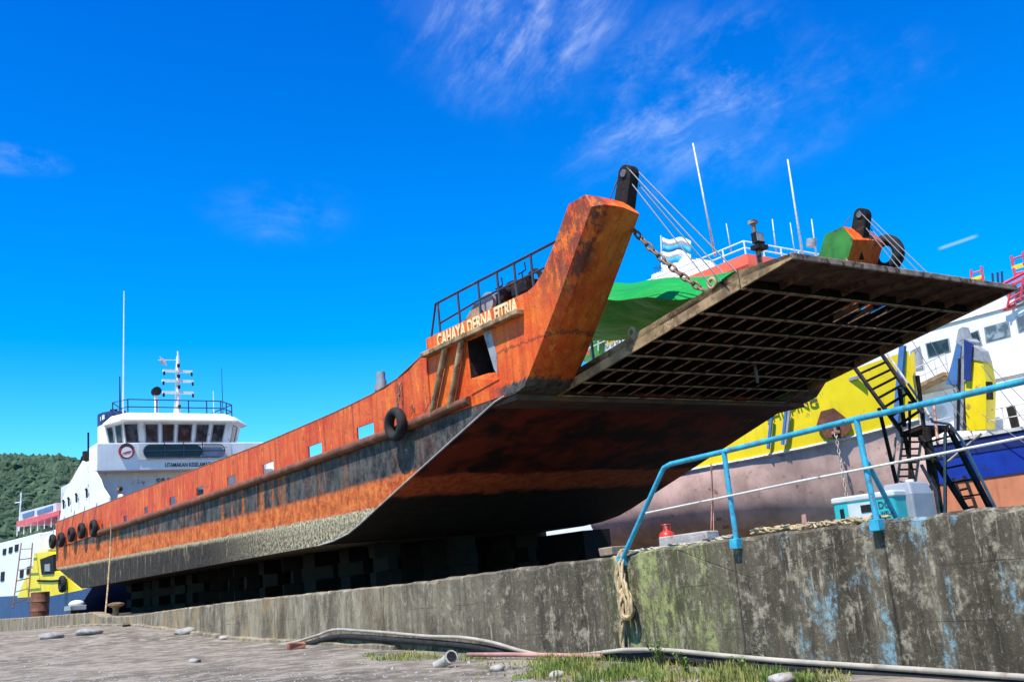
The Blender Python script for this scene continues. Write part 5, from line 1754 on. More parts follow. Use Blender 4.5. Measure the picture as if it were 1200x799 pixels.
b = MB(); b.prism(fq([(22, 612), (66, 600), (66, 589), (24, 600)], FY + 1.4), (0, 4, 0)); fv.put(b, 'bridge', 'shadewhite')
for k, (u, v, w_, h_) in enumerate([(4, 643, 3.6, 7), (11, 641, 4, 7), (18, 638, 4, 8), (1.5, 670, 4.2, 11), (24, 668, 4, 9), (32, 664, 3.5, 9), (56, 618, 6, 4.5)]):
    b = MB(); b.prism(fq([(u, v), (u + w_, v - w_ * 0.22), (u + w_ - 0.6, v - w_ * 0.22 + h_), (u - 0.6, v + h_)], FY + (0.29 if k < 6 else 1.19)), (0, -0.05, 0)); fv.put(b, 'window', 'black')
for (u0, v0, u1, v1) in ((27, 602, 40, 598), (44, 598, 62, 592)):
    b = MB(); b.prism(fq([(u0, v0), (u1, v1), (u1, v1 + 5), (u0, v0 + 5)], FY + 1.38), (0, -0.05, 0)); fv.put(b, 'bridge_window', 'steelblue')
b = MB(); b.tube(fq([(22, 622), (25, 577)], FY + 2), 0.07, 5); b.tube(fq([(18, 589), (25, 588)], FY + 2), 0.05, 5); fv.put(b, 'mast', 'white')
for k in range(7):
    u = 20 + k * 8; b = MB(); b.tube(fq([(u, 628 - k * 2.1), (u + 0.5, 611 - k * 2.1)], FY + 1.0), 0.045, 5); fv.put(b, 'awning_post', 'white')
tyc = sp(73, 684, FY - 0.3)
tyre(tyc, 0.6, 0.17, 'black tyre hung on the yellow bow of the far left ferry')
# boarding scaffold ladder leaning at its side
sc = empty('scaffold_ladder', SHIP @ Matrix.Translation(sp(28, 708, FY - 1.5)), 'rusty scaffold ladder leaning against the yellow-bowed ferry', 'ladder')
b = MB()
a0, a1, c0_, c1_ = sp(15, 712, FY - 1.5), sp(25, 636, FY - 0.3), sp(33, 706, FY - 1.5), sp(38, 636, FY - 0.3)
b.tube([a0, a1], 0.05, 6); b.tube([c0_, c1_], 0.05, 6)
sco = b.build('rail_pair', MAT['rail'], sc); sco.matrix_local = sc.matrix_world.inverted() @ SHIP
for k in range(6):
    t_ = (k + 0.4) / 6; b = MB(); b.beam(a0.lerp(a1, t_), c0_.lerp(c1_, t_), 0.07, 0.07)
    o = b.build('rung', MAT['plank' if k % 2 else 'rail'], sc); o.matrix_local = sc.matrix_world.inverted() @ SHIP

# added dark pontoon so the gap under the hull reads as black shade
pn = empty('shade_backing', SHIP @ Matrix.Translation((-16, 11.6, -1.4)), 'added near-black pontoon in the shadow beyond the keel blocks', 'backing')
b = MB(); b.box((-30, 10.9, -1.5), (-2.5, 12.2, -0.1)); o = b.build('backing_block', MAT['timber'], pn); o.matrix_local = Matrix.Translation((16, -11.6, 1.4))
b = MB(); b.box((-28, 11.0, -0.1), (-6, 12.0, 0.28)); o = b.build('backing_top', MAT['timber'], pn); o.matrix_local = Matrix.Translation((16, -11.6, 1.4))

# ------------------------------------------------------------------ turquoise railing along the wall
def wpz(u, v, off=0.0): return wp(u, v, off)


OFF = 0.05
rl = empty('quay_railing', Matrix.Translation(wp(863, 640)), 'turquoise pipe railing with a thin white lower pipe on top of the concrete wall', 'railing')
RI = Matrix.Translation(-wp(863, 640))


def rput(mb, name, mat, parent=rl, **kw):
    o = mb.build(name, MAT[mat], parent, **kw)
    if parent is rl: o.matrix_local = RI
    return o


b = MB()
c_ = [(778, 548), (786, 543.5), (848, 529), (1003, 491), (1100, 469.5), (1200, 446.5), (1330, 418)]
ft = wp(729, 655, OFF)
pts = [ft, wp(774, 556, OFF)] + [wp(u, v, OFF) for u, v in c_]
b.tube(pts, 0.030, 10)
rput(b, 'top_rail', 'cyan', smooth='auto')
b = MB(); b.tube([wp(u, v, OFF + 0.035) for u, v in ((757, 601), (850, 582), (940, 563), (1013, 549), (1110, 530), (1200, 512), (1330, 485))], 0.012, 8)
rput(b, 'lower_pipe', 'cream', smooth='auto')
for (ut, vt, ub, vb) in ((848.5, 530, 863, 634), (1003.5, 491, 1028, 612)):
    b = MB(); b.tube([wp(ut, vt, OFF), wp(ub, vb, OFF)], 0.029, 10); po = rput(b, 'post', 'cyan', smooth='auto')
    q = wp(ub, vb + 3, OFF - 0.01); b = MB(); b.cbox((q.x, q.y, q.z), (0.11, 0.11, 0.11), math.atan2(wdir.y, wdir.x)); fo = rput(b, 'foot_socket', 'cyan', mods=[('bevel', 0.008)])
q = ft + V((0, 0, -0.02)); b = MB(); b.cbox((q.x, q.y, q.z), (0.10, 0.10, 0.12), math.atan2(wdir.y, wdir.x)); rput(b, 'foot_socket', 'cyan', mods=[('bevel', 0.008)])
b = MB(); b.tube([wp(1016, 541, OFF - 0.03), wp(1050, 606, -0.35)], 0.025, 8); rput(b, 'brace', 'cyan', smooth='auto')
MAT['cyandark'] = MAT['cyan']

# ------------------------------------------------------------------ ropes and hoses
def strand_rope(name, paths, mat, label, cat, r, group=None, n=8, jit=0.012, twist=26):
    """a worn rope: three strands wound round one another along the path"""
    e = None
    b = MB()
    for path in paths:
        P = [V(p) for p in path]
        fine = []
        for a, c in zip(P, P[1:]):
            m_ = max(2, int((c - a).length / (r * 1.6)))
            fine += [a.lerp(c, k / m_) for k in range(m_)]
        fine.append(P[-1])
        for s_ in range(3):
            tw = []
            for i, p in enumerate(fine):
                d = (fine[min(i + 1, len(fine) - 1)] - fine[max(i - 1, 0)]).normalized()
                a = d.cross(wnor)
                if a.length < 0.1: a = d.cross(V((0, 0, 1)))
                a.normalize(); c = d.cross(a)
                t_ = i * 0.55 + s_ * 2.094
                tw.append(p + (a * math.cos(t_) + c * math.sin(t_)) * r * 0.55 + V((random.uniform(-jit, jit), random.uniform(-jit, jit), random.uniform(-jit, jit))) * 0.5)
            b.tube(tw, r * 0.55, 6)
    o = b.build(name, MAT[mat], None, smooth=True)
    return tag(o, label, cat, group)


hr = [wp(u, v, o_) for u, v, o_ in ((733, 645, -0.25), (727, 648, 0.02), (724.5, 658, 0.07), (725, 680, 0.08), (727, 700, 0.08), (729, 722, 0.09), (728, 745, 0.09), (730, 757, 0.07), (733, 771, 0.10))]
hr2 = [wp(u, v, o_) for u, v, o_ in ((736, 646, -0.2), (729, 650, 0.05), (727, 660, 0.10), (730, 680, 0.13), (737, 700, 0.15), (741, 715, 0.15), (737, 724, 0.15), (730, 722, 0.14), (728, 708, 0.12), (729, 695, 0.11))]
hr3 = [wp(u, v, o_) for u, v, o_ in ((724, 652, 0.05), (723, 672, 0.08), (725.5, 690, 0.09), (727, 712, 0.12), (731, 726, 0.12), (737, 718, 0.11), (734, 704, 0.1), (728, 690, 0.1))]
strand_rope('hanging_rope', [hr, hr2, hr3], 'rope', 'thick frayed tan rope hanging in a loop down the wall from the railing foot', 'rope', 0.036, jit=0.02)
tr_ = []
for i in range(15):
    u = 738 + i * 8.6
    v = lerp_tab([(738, 648), (770, 643), (800, 639), (830, 635), (862, 628)], u)
    tr_.append(wp(u, v - 1.0, -0.10 - 0.05 * math.sin(i * 1.3)))
strand_rope('mooring_rope', [tr_, [p + V((0.02, 0.12, 0.0)) for p in tr_[2:]]], 'ropegrey', 'weathered grey rope lying along the top of the wall between two railing posts', 'rope', 0.022, jit=0.02)
tr_ = []
for i in range(19):
    u = 880 + i * 9.0
    v = lerp_tab([(880, 626), (930, 621), (985, 615), (1010, 613), (1050, 607)], u)
    tr_.append(wp(u, v - 1.5, -0.10 - 0.06 * math.sin(i * 1.7)) + V((0, 0, 0.02 * abs(math.sin(i * 2.1)))))
strand_rope('mooring_rope', [tr_, [p + V((0.0, 0.1, 0.015)) for p in tr_[1:]]], 'rope', 'pale frayed rope heaped on the wall top in front of the turquoise machine', 'rope', 0.026, jit=0.03)


def hose(name, pts, r, mat, label, cat, off=0.10, n=10):
    P = [wp(u, v, o_) for u, v, o_ in pts]
    # smooth it
    out_ = []
    for i in range(len(P) - 1):
        p0, p1, p2, p3 = P[max(i - 1, 0)], P[i], P[i + 1], P[min(i + 2, len(P) - 1)]
        for k in range(8):
            t_ = k / 8
            out_.append(0.5 * ((2 * p1) + (p2 - p0) * t_ + (2 * p0 - 5 * p1 + 4 * p2 - p3) * t_ * t_ + (3 * p1 - p0 - 3 * p2 + p3) * t_ ** 3))
    out_.append(P[-1])
    b = MB(); b.tube(out_, r, n)
    return tag(b.build(name, MAT[mat], None, smooth=True), label, cat)


hose('water_hose', [(322, 756, 0.30), (345, 752, 0.22), (372, 744, 0.14), (392, 737.5, 0.12), (420, 738.5, 0.12), (455, 741, 0.12), (500, 745, 0.13), (540, 746.5, 0.14), (575, 752, 0.15), (610, 762, 0.17), (640, 767.5, 0.18), (680, 767, 0.18), (715, 763, 0.17), (735, 761, 0.20), (770, 761, 0.16), (800, 763, 0.15), (850, 768, 0.15), (920, 774, 0.14), (1010, 780, 0.14), (1100, 786, 0.14), (1200, 793, 0.14), (1300, 800, 0.14)],
     0.027, 'hose', 'long dusty white hose running along the foot of the concrete wall', 'hose')


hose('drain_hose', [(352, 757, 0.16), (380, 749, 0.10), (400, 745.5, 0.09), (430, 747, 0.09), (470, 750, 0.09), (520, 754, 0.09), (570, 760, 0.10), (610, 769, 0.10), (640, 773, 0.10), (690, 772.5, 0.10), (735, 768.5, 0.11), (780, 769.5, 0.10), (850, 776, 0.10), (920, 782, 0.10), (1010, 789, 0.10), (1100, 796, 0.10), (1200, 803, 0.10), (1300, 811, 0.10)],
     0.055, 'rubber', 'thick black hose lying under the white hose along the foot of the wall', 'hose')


def gat(u, v, lift=0.0):
    """point on the ground in front of the wall seen at a pixel"""
    r = ray(u, v)
    lo, hi = 3.0, 90.0
    for _ in range(40):
        m_ = (lo + hi) / 2
        p = EYE + r * m_
        if p.z > yardg(p): lo = m_
        else: hi = m_
    p = EYE + r * lo
    p.z = yardg(p) + lift
    return p


def yardg(p): return ground_z((p - WA).dot(wdir), min((p - WA).dot(wnor), 0.1))


b = MB(); b.tube([gat(548, 771, 0.05), gat(600, 772, 0.06), gat(650, 773, 0.06), gat(706, 774, 0.05)], 0.030, 8)
tag(b.build('rusty_pipe', MAT['rustpipe'], None, smooth=True), 'thin pink rusted pipe lying on the ground at the foot of the wall', 'pipe')


# stones, brick and rubble on the ground
def rock(name, u, v, sz, mat, label, cat, flat=0.6, wide=1.0, seed=0):
    p = gat(u, v)
    b = MB()
    vs = []
    for q in ICO_V:
        k = 1 + 0.35 * mnoise.noise(q * 1.4 + V((seed, 2, 0))) + 0.14 * mnoise.noise(q * 4 + V((0, seed, 1)))
        vs.append((p.x + q.x * sz * k * wide, p.y + q.y * sz * k * wide, p.z + sz * flat * (0.45 + q.z * k)))
    b.add(vs, ICO_F)
    return tag(b.build(name, MAT[mat], None, smooth=True), label, cat)


rock('stone', 222, 742, 0.28, 'stone', 'low grey stone at the end of the row, below the rope hanging from the ship', 'stone', 0.45, 1.3, 1)
rock('stone', 104, 743, 0.30, 'stone', 'middle stone of the low grey three by the far end of the wall', 'stone', 0.42, 1.2, 2)
rock('stone', 60, 748, 0.27, 'stone', 'leftmost of the low grey stones by the far end of the wall', 'stone', 0.45, 1.2, 3)
rock('stone', 228, 776, 0.10, 'stone', 'small stone lying on the open grey ground at the lower left', 'stone', 0.5, 1.2, 4)
rock('stone', 262, 749, 0.12, 'concrete', 'small whitish stone against the foot of the wall at its pale end', 'stone', 0.6, 1.0, 5)
rock('stone', 583, 786, 0.085, 'concrete', 'pale stone among the grass, right of the pipe elbow', 'stone', 0.7, 1.0, 6)
rock('stone', 652, 793, 0.09, 'concrete', 'pale stone in the grass nearest the hanging rope', 'stone', 0.6, 1.1, 7)
rock('stone', 917, 799, 0.10, 'concrete', 'large pale stone at the right end of the grass', 'stone', 0.6, 1.3, 8)
p = gat(347, 760)
b = MB(); b.cbox((p.x, p.y, p.z + 0.05), (0.34, 0.16, 0.11), 0.5, 0.025)
tag(b.build('brick', MAT['brick'], mods=[('bevel', 0.02)]), 'broken reddish brick on the ground below the start of the hose', 'brick')
# pipe elbow with a dark open end
p = gat(527, 781)
el_ = empty('pipe_elbow', Matrix.Translation(p), 'short whitish pipe elbow with a dark open end on the ground', 'pipe')
b = MB()
vdir = V((0.35, -0.93, 0)).normalized()
b.tube([(-0.20, 0.10, 0.02), (-0.08, 0.06, 0.06), (0.0, 0.0, 0.10), tuple(vdir * 0.10 + V((0, 0, 0.13)))], [0.05, 0.06, 0.075, 0.085], 14)
b.build('elbow', MAT['concrete'], el_, smooth='auto')
b = MB(); q = vdir * 0.102 + V((0, 0, 0.131)); b.tube([tuple(q), tuple(q + V((vdir.x * 0.012, vdir.y * 0.012, 0.003)))], 0.062, 14)
b.build('bore', MAT['black'], el_)
# plank on the rubble at the wall's far end
a, c = gat(123, 726.5, 0.16), gat(148, 734, 0.10)
b = MB(); b.beam(a, c, 0.22, 0.06)
tag(b.build('plank', MAT['plank']), 'weathered plank lying at the foot of the wall near the hanging rope', 'plank')


# ------------------------------------------------------------------ things standing on the yard behind the wall
def yat(u, v, t_):
    """point seen at a pixel on the plane t_ metres behind the wall face"""
    return wp(u, v, -t_)


def base_at(u, v, t_):
    p = yat(u, v, t_)
    z = ground_z((p - WA).dot(wdir), (p - WA).dot(wnor))
    return V((p.x, p.y, z)), p.z


WR = math.atan2(wdir.y, wdir.x)
# red gas cylinder
p, ztop = base_at(780, 613, 5.0)
gc = empty('gas_cylinder', Matrix.Translation(p), 'small red gas cylinder with a collar behind the wall', 'gas cylinder')
h = ztop - p.z
R = 0.16
b = MB(); b.loft([[(r * math.cos(t_), r * math.sin(t_), z) for t_ in [2 * math.pi * i / 18 for i in range(18)]] for r, z in ((R * .8, 0), (R, 0.03), (R, h - 0.24), (R * 0.85, h - 0.18), (R * 0.45, h - 0.14), (R * 0.35, h - 0.10))])
b.build('body', MAT['red'], gc, smooth='auto')
b = MB(); b.tube([(0, 0, h - 0.12), (0, 0, h - 0.05)], 0.03, 8); b.build('valve', MAT['rustpipe'], gc)
b = MB(); b.ring((0, 0, h - 0.03), (0, 0, 1), R * 0.55, 0.012, 16, 6)
for k in range(3):
    t_ = k * 2.1; b.tube([(R * 0.55 * math.cos(t_), R * 0.55 * math.sin(t_), h - 0.18), (R * 0.55 * math.cos(t_), R * 0.55 * math.sin(t_), h - 0.02)], 0.012, 5)
b.build('collar', MAT['red'], gc, smooth='auto')
# concrete block beside it
p, zt_ = base_at(806, 625, 2.0)
b = MB(); L0, L1 = yat(778, 630, 2.0), yat(833, 624, 2.0)
b.cbox((p.x, p.y, (p.z + zt_) / 2), ((L1 - L0).length, 0.25, zt_ - p.z), WR, 0.012)
tag(b.build('concrete_block', MAT['concrete'], mods=[('bevel', 0.015)]), 'pale concrete block with reddish end just behind the wall, beside the red gas cylinder', 'block')
# squared timber end left of the railing foot
p, zt_ = base_at(718, 641, 0.35)
b = MB(); b.cbox((p.x, p.y, zt_ - 0.05), (0.24, 0.3, 0.10), WR + 0.1, 0.012)
q = MB()
tag(b.build('timber_baulk', MAT['plank'], mods=[('bevel', 0.012)]), 'short weathered timber baulk on the wall top left of the railing foot', 'timber')
# broken brick upright by the turquoise machine
p, zt_ = base_at(943, 606, 0.3)
b = MB(); b.cbox((p.x, p.y, zt_ - 0.04), (0.05, 0.06, 0.15), WR + 0.3, 0.008)
tag(b.build('brick', MAT['rustpipe']), 'small pinkish broken brick standing on the wall left of the turquoise machine', 'brick')

# turquoise welding generator
A0, A1 = yat(976, 583, 6.0), yat(1062, 569, 6.0)
pz, zt_ = base_at(1016, 578, 6.0)
Lg = (A1 - A0).length
wg = empty('welding_generator', Matrix.Translation((pz.x, pz.y, pz.z)) @ Matrix.Rotation(math.atan2((A1 - A0).y, (A1 - A0).x), 4, 'Z'), 'turquoise engine-driven welding machine standing behind the wall', 'machine')
Hh = zt_ - pz.z - 0.02
b = MB(); b.box((-Lg / 2, 0, 0.06), (Lg * 0.34, 0.6, Hh)); b.build('housing', MAT['teal'], wg, mods=[('bevel', 0.04)])
b = MB(); b.box((-Lg / 2 - 0.02, -0.02, Hh - 0.09), (Lg * 0.34 + 0.02, 0.62, Hh + 0.02)); b.build('lid', MAT['palegrey'], wg, mods=[('bevel', 0.03)])
b = MB(); b.box((-0.28 * Lg, -0.02, Hh - 0.42), (0.06 * Lg, -0.002, Hh - 0.12)); b.build('control_panel', MAT['palegrey'], wg)
b = MB(); b.box((-0.10 * Lg, -0.032, Hh - 0.28), (0.04 * Lg, -0.019, Hh - 0.16)); b.build('gauge_window', MAT['black'], wg)
b = MB(); b.box((-0.40 * Lg, -0.02, Hh - 0.38), (-0.35 * Lg, -0.002, Hh - 0.18)); b.build('vent_slot', MAT['black'], wg)
for q in (-0.16, 0.0):
    b = MB(); b.box((q * Lg, -0.03, Hh - 0.50), ((q + 0.06) * Lg, -0.002, Hh - 0.36)); b.build('socket', MAT['black'], wg)
tt_ = text('DC', 'machine_lettering', MAT['darkletter'], wg, frame((0.12 * Lg, -0.006, Hh - 0.25), (1, 0, 0), (0, 0, 1)), 0.16, 0.003)
tt_ = text('WELD', 'machine_lettering', MAT['darkletter'], wg, frame((0.14 * Lg, -0.006, Hh - 0.36), (1, 0, 0), (0, 0, 1)), 0.09, 0.003)
# grey plastic drum beside it
pz, zt_ = base_at(1061, 566, 6.6)
dr_ = empty('storage_tank', Matrix.Translation(pz) @ Matrix.Rotation(math.atan2((A1 - A0).y, (A1 - A0).x), 4, 'Z'), 'grey box-shaped tank between the turquoise machine and the black stair', 'tank')
Hd = zt_ - pz.z
wT = 19 / F_PX * (pz - EYE).length
b = MB(); b.loft([[(-wT, -0.3, 0), (wT, -0.3, 0), (wT, 0.3, 0), (-wT, 0.3, 0)], [(-wT, -0.3, Hd * 0.82), (wT, -0.3, Hd * 0.82), (wT, 0.3, Hd * 0.82), (-wT, 0.3, Hd * 0.82)], [(-wT * 0.86, -0.25, Hd), (wT * 0.8, -0.25, Hd), (wT * 0.8, 0.25, Hd), (-wT * 0.86, 0.25, Hd)]])
b.build('body', MAT['drumgrey'], dr_, mods=[('bevel', 0.03)])
b = MB(); b.box((-wT * 0.2, -0.32, Hd * 0.72), (wT * 0.25, -0.30, Hd * 0.86)); b.build('plate', MAT['palegrey'], dr_)
b = MB(); b.tube([(wT * 0.3, 0, Hd - 0.02), (wT * 0.3, 0, Hd + 0.05)], 0.07, 12); b.build('cap', MAT['white'], dr_)

# ---- black steel stair with a landing
KS = 2.3


def TS(t_): return 13.6 + (t_ - 1.25) * KS


T0 = TS(1.5)
st0, _ = base_at(1120, 600, T0)
sr = empty('steel_stair', Matrix.Translation(st0), 'black steel access stair with a landing and pale handrails behind the wall', 'stair')
SRI = Matrix.Translation(-st0)


def sput(mb, name, mat, **kw):
    o = mb.build(name, MAT[mat], sr, **kw); o.matrix_local = SRI; return o


def py(u, v, t_): return yat(u, v, TS(t_))


# upper flight
L0_, L1_ = py(1001, 430, 2.6), py(1056, 505, 1.7)
R0_, R1_ = py(1034, 416, 2.6), py(1082, 486, 1.7)
L2_ = L0_ + (L0_ - L1_) * 0.35; R2_ = R0_ + (R0_ - R1_) * 0.35
for a, c in ((L2_, L1_), (R2_, R1_)):
    b = MB(); b.beam(a, c, 0.03 * KS, 0.052 * KS); sput(b, 'stringer', 'black')
for k in range(10):
    f = (k + 0.5) / 10
    b = MB(); b.beam(L2_.lerp(L1_, f), R2_.lerp(R1_, f), 0.055 * KS, 0.014 * KS); sput(b, 'tread', 'black')
b = MB(); b.tube([R2_ + V((0.06, -0.06, 0.14)), R1_ + V((0.06, -0.06, 0.14)), py(1093, 494, 1.2), py(1113, 497, 1.1), py(1129, 518, 1.05), py(1170, 602, 0.95)], 0.014 * KS, 8); sput(b, 'handrail', 'concrete', smooth='auto')
# landing
b = MB()
q = [py(1054, 507, 1.7), py(1078, 498, 1.7), py(1112, 498, 2.2), py(1092, 508, 2.2)]
b.prism(q, (0, 0, -0.11)); sput(b, 'landing', 'black')
# lower flight
La, Lb = py(1078, 512, 1.65), py(1140, 608, 1.3)
Ra, Rb = py(1112, 502, 1.5), py(1166, 606, 1.25)
for a, c, w_ in ((La, Lb, 0.04), (Ra, Rb, 0.04)):
    b = MB(); b.beam(a, c, w_ * KS, 0.052 * KS); sput(b, 'stringer', 'black')
for k in range(6):
    f = (k + 0.5) / 6
    b = MB(); b.beam(La.lerp(Lb, f), Ra.lerp(Rb, f), 0.05 * KS, 0.014 * KS); sput(b, 'tread', 'black')
# legs and cross ties
for (a, c, r) in (((1030, 478), (1061, 610), 0.028), ((1060, 508), (1079, 610), 0.03), ((1066, 470), (1066, 605), 0.02), ((1086, 500), (1104, 610), 0.045), ((1108, 502), (1108, 606), 0.02), ((1075, 440), (1090, 560), 0.03), ((1054, 455), (1060, 500), 0.03)):
    b = MB(); p0, p1 = py(*a, 1.75), py(*c, 1.75); b.beam(p0, p1, r * 1.15 * KS, r * 1.15 * KS); sput(b, 'leg', 'black')
for (a, c) in (((1064, 540), (1106, 535)), ((1106, 545), (1150, 508))):
    b = MB(); b.tube([py(*a, 1.7), py(*c, 1.7)], 0.014 * KS, 6); sput(b, 'tie', 'concrete')
b = MB(); b.tube([py(1107, 508, 1.35), py(1107, 606, 1.35)], 0.014 * KS, 6); sput(b, 'rail_post', 'concrete')
b = MB(); b.tube([py(1094, 470, 2.0), py(1099, 520, 1.7)], 0.016 * KS, 6); sput(b, 'rail_post', 'rustpipe')
# the pale rusted ladder frame under the landing
ld = empty('ladder_frame', Matrix.Translation(base_at(1068, 600, TS(2.1))[0]), 'pale rusted ladder frame leaning under the landing of the black stair', 'ladder')
LDI = Matrix.Translation(-base_at(1068, 600, TS(2.1))[0])
b = MB(); b.tube([py(1058, 512, 2.1), py(1052, 563, 2.1), py(1062, 566, 2.1), py(1073, 563, 2.1), py(1080, 512, 2.1)], 0.016 * KS, 6)
b.tube([py(1050, 512, 2.2), py(1046, 550, 2.2)], 0.014 * KS, 6)
o = b.build('frame', MAT['concrete'], ld); o.matrix_local = LDI
for k in range(6):
    b = MB(); v = 518 + k * 8; b.tube([py(1058 - k * 0.9, v, 2.1), py(1079 - k * 1.1, v - 0.5, 2.1)], 0.012 * KS, 5); o = b.build('rung', MAT['rail'], ld); o.matrix_local = LDI
b = MB(); b.tube([py(1063, 566, 2.1), py(1063, 605, 2.1)], 0.018 * KS, 6); o = b.build('leg', MAT['concrete'], ld); o.matrix_local = LDI
# pink pipe trestle
tr0 = base_at(1095, 605, TS(1.0))[0]
b = MB(); b.tube([py(1080, 545, 1.2), py(1096, 575, 1.1), py(1102, 612, 1.0)], 0.02 * KS, 6); b.tube([py(1068, 590, 1.2), py(1092, 570, 1.1), py(1085, 600, 1.0), py(1072, 606, 1.0)], 0.014 * KS, 6)
b.tube([py(1100, 606, 1.0), py(1120, 601, 1.0), py(1140, 603, 1.0), py(1160, 598, 1.0)], 0.012 * KS, 6)
tag(b.build('bent_pipe', MAT['rustpipe'], None, smooth=True), 'bent pink rusted pipe at the foot of the black stair', 'pipe')
# small lattice mast lying against the salmon hull
lt = empty('lattice_ladder', Matrix.Translation(base_at(1140, 590, TS(3.2))[0]), 'dark lattice ladder against the salmon hull at the right', 'ladder')
LTI = Matrix.Translation(-base_at(1140, 590, TS(3.2))[0])
b = MB(); p00, p01, p10, p11 = py(1117, 560, 3.2), py(1139, 612, 3.2), py(1130, 557, 3.2), py(1150, 610, 3.2)
b.tube([p00, p01], 0.02 * KS, 6); b.tube([p10, p11], 0.02 * KS, 6); o = b.build('rail_pair', MAT['black'], lt); o.matrix_local = LTI
for k in range(5):
    f = (k + 0.4) / 5; b = MB(); b.tube([p00.lerp(p01, f), p10.lerp(p11, f)], 0.016 * KS, 5); o = b.build('rung', MAT['black'], lt); o.matrix_local = LTI

# thin pale line hanging from the ferry near the railing
b = MB(); b.tube([py(833, 543, 2.5), py(834.5, 580, 2.5), py(833, 630, 2.4)], 0.010 * KS, 6); b.tube([py(834, 545, 2.55), py(836, 600, 2.5), py(836.5, 630, 2.4)], 0.008 * KS, 6)
tag(b.build('hanging_line', MAT['rustpipe'], None), 'thin pinkish line hanging in front of the red-brown hull by the left railing post', 'rope')
# bow line from the landing craft down to the ground
b = MB(); b.tube([sp(130.5, 612, -0.16), sp(129.5, 640, -0.18), sp(126.5, 685, -0.5), sp(123.5, 719, -0.9)], 0.035, 6)
tag(b.build('mooring_rope', MAT['rope'], None), 'tan rope hanging straight down the orange hull to the wall near the stern', 'rope')

bmesh_tmp = None
# rope position above was given in ship axes
D.objects['mooring_rope.002'].matrix_world = SHIP

def circ(r, z, n=24): return [(r * math.cos(2 * math.pi * i / n), r * math.sin(2 * math.pi * i / n), z) for i in range(n)]


# left end: brown drum, bollard, odds and ends on the wall
p = yat(46, 722, 1.2)
zt_ = yat(46, 694, 1.2).z
db = empty('rusty_drum', Matrix.Translation((p.x, p.y, p.z - 0.25)), 'rusty brown drum standing at the far left end of the wall', 'drum')
Hd = zt_ - p.z + 0.25
rD = 9.0 / F_PX * (p - EYE).length
b = MB(); b.loft([circ(rD, 0), circ(rD, Hd * 0.33), circ(rD * 1.04, Hd * 0.34), circ(rD, Hd * 0.36), circ(rD, Hd * 0.66), circ(rD * 1.04, Hd * 0.67), circ(rD, Hd * 0.69), circ(rD * 0.99, Hd)])
b.build('body', MAT['rustpipe'] if False else MAT['rail'], db, smooth='auto')
b = MB(); b.ring((0, 0, Hd), (0, 0, 1), rD * 0.97, rD * 0.05, 24, 6); b.build('rim', MAT['rampside'], db, smooth=True)
p = yat(135.5, 722, 0.3); q = yat(136, 707, 0.3)
bo = empty('bollard', Matrix.Translation((p.x, p.y, p.z - 0.1)), 'mushroom-headed iron bollard on the wall beside the hanging rope', 'bollard')
Hb = q.z - p.z + 0.1
b = MB(); b.tube([(0, 0, 0), (0, 0, Hb)], 0.11, 12); b.build('stem', MAT['rampside'], bo, smooth='auto')
b = MB(); b.loft([circ(0.10, Hb - 0.16), circ(0.30, Hb - 0.06), circ(0.30, Hb), circ(0.12, Hb + 0.05)]); b.build('cap', MAT['rampside'], bo, smooth='auto')
p = yat(88, 716, 0.9)
cr_ = empty('cradle_trolley', Matrix.Translation((p.x, p.y, p.z - 0.1)), 'low grey trolley loaded with pale bags at the far end of the wall', 'trolley')
b = MB(); b.cbox((0, 0, 0.25), (1.6, 0.7, 0.22), WR); b.build('platform', MAT['grey'], cr_, mods=[('bevel', 0.02)])
for k, (dx, sz) in enumerate(((-0.3, 0.28), (0.25, 0.22))):
    b = MB(); b.add([(q.x * sz * 1.3 + dx * math.cos(WR), q.y * sz + dx * math.sin(WR), 0.36 + sz * 0.55 * (0.6 + q.z)) for q in ICO_V], ICO_F); b.build('bag', MAT['white'], cr_, smooth=True)
for k in (-0.55, 0.55):
    b = MB(); b.tube([(k * math.cos(WR), k * math.sin(WR), 0.12), (k * math.cos(WR) + 0.02, k * math.sin(WR) + 0.1, 0.12)], 0.13, 12); b.build('wheel', MAT['rubber'], cr_)

# ------------------------------------------------------------------ grass, weeds, grit
def m_grass():
    m, t, b = new_mat('dry and green grass')
    ri = t.nd('ShaderNodeNewGeometry').outputs['Random Per Island']
    P = t.pos()
    c = t.mix(t.mr(t.noise(P, 1.6, 4), 0.4, 0.62), (0.095, 0.19, 0.028), (0.36, 0.32, 0.10))
    c = t.mix(t.m('MULTIPLY', ri, 0.55), c, (0.33, 0.31, 0.09))
    finish(t, b, c, 0.7, None, 0, 0.25)
    tr = t.nd('ShaderNodeBsdfTranslucent'); t.put(tr.inputs[0], c)
    mx = t.nd('ShaderNodeMixShader'); mx.inputs[0].default_value = 0.25
    t.t.links.new(b.outputs[0], mx.inputs[1]); t.t.links.new(tr.outputs[0], mx.inputs[2])
    t.t.links.new(mx.outputs[0], m.node_tree.nodes['Material Output'].inputs[0])
    return m


MAT['grass'] = m_grass()
gb = MB()
rg = random.Random(8)


def blade(p, hgt, lean, w_):
    a = rg.uniform(0, 2 * math.pi)
    d = V((math.cos(a), math.sin(a), 0)); s_ = V((-d.y, d.x, 0)) * w_
    m1 = p + d * lean * 0.35 + V((0, 0, hgt * 0.6)); tip = p + d * lean + V((0, 0, hgt))
    gb.add([p - s_, p + s_, m1 + s_ * 0.7, m1 - s_ * 0.7, tip], [(0, 1, 2, 3), (3, 2, 4)])


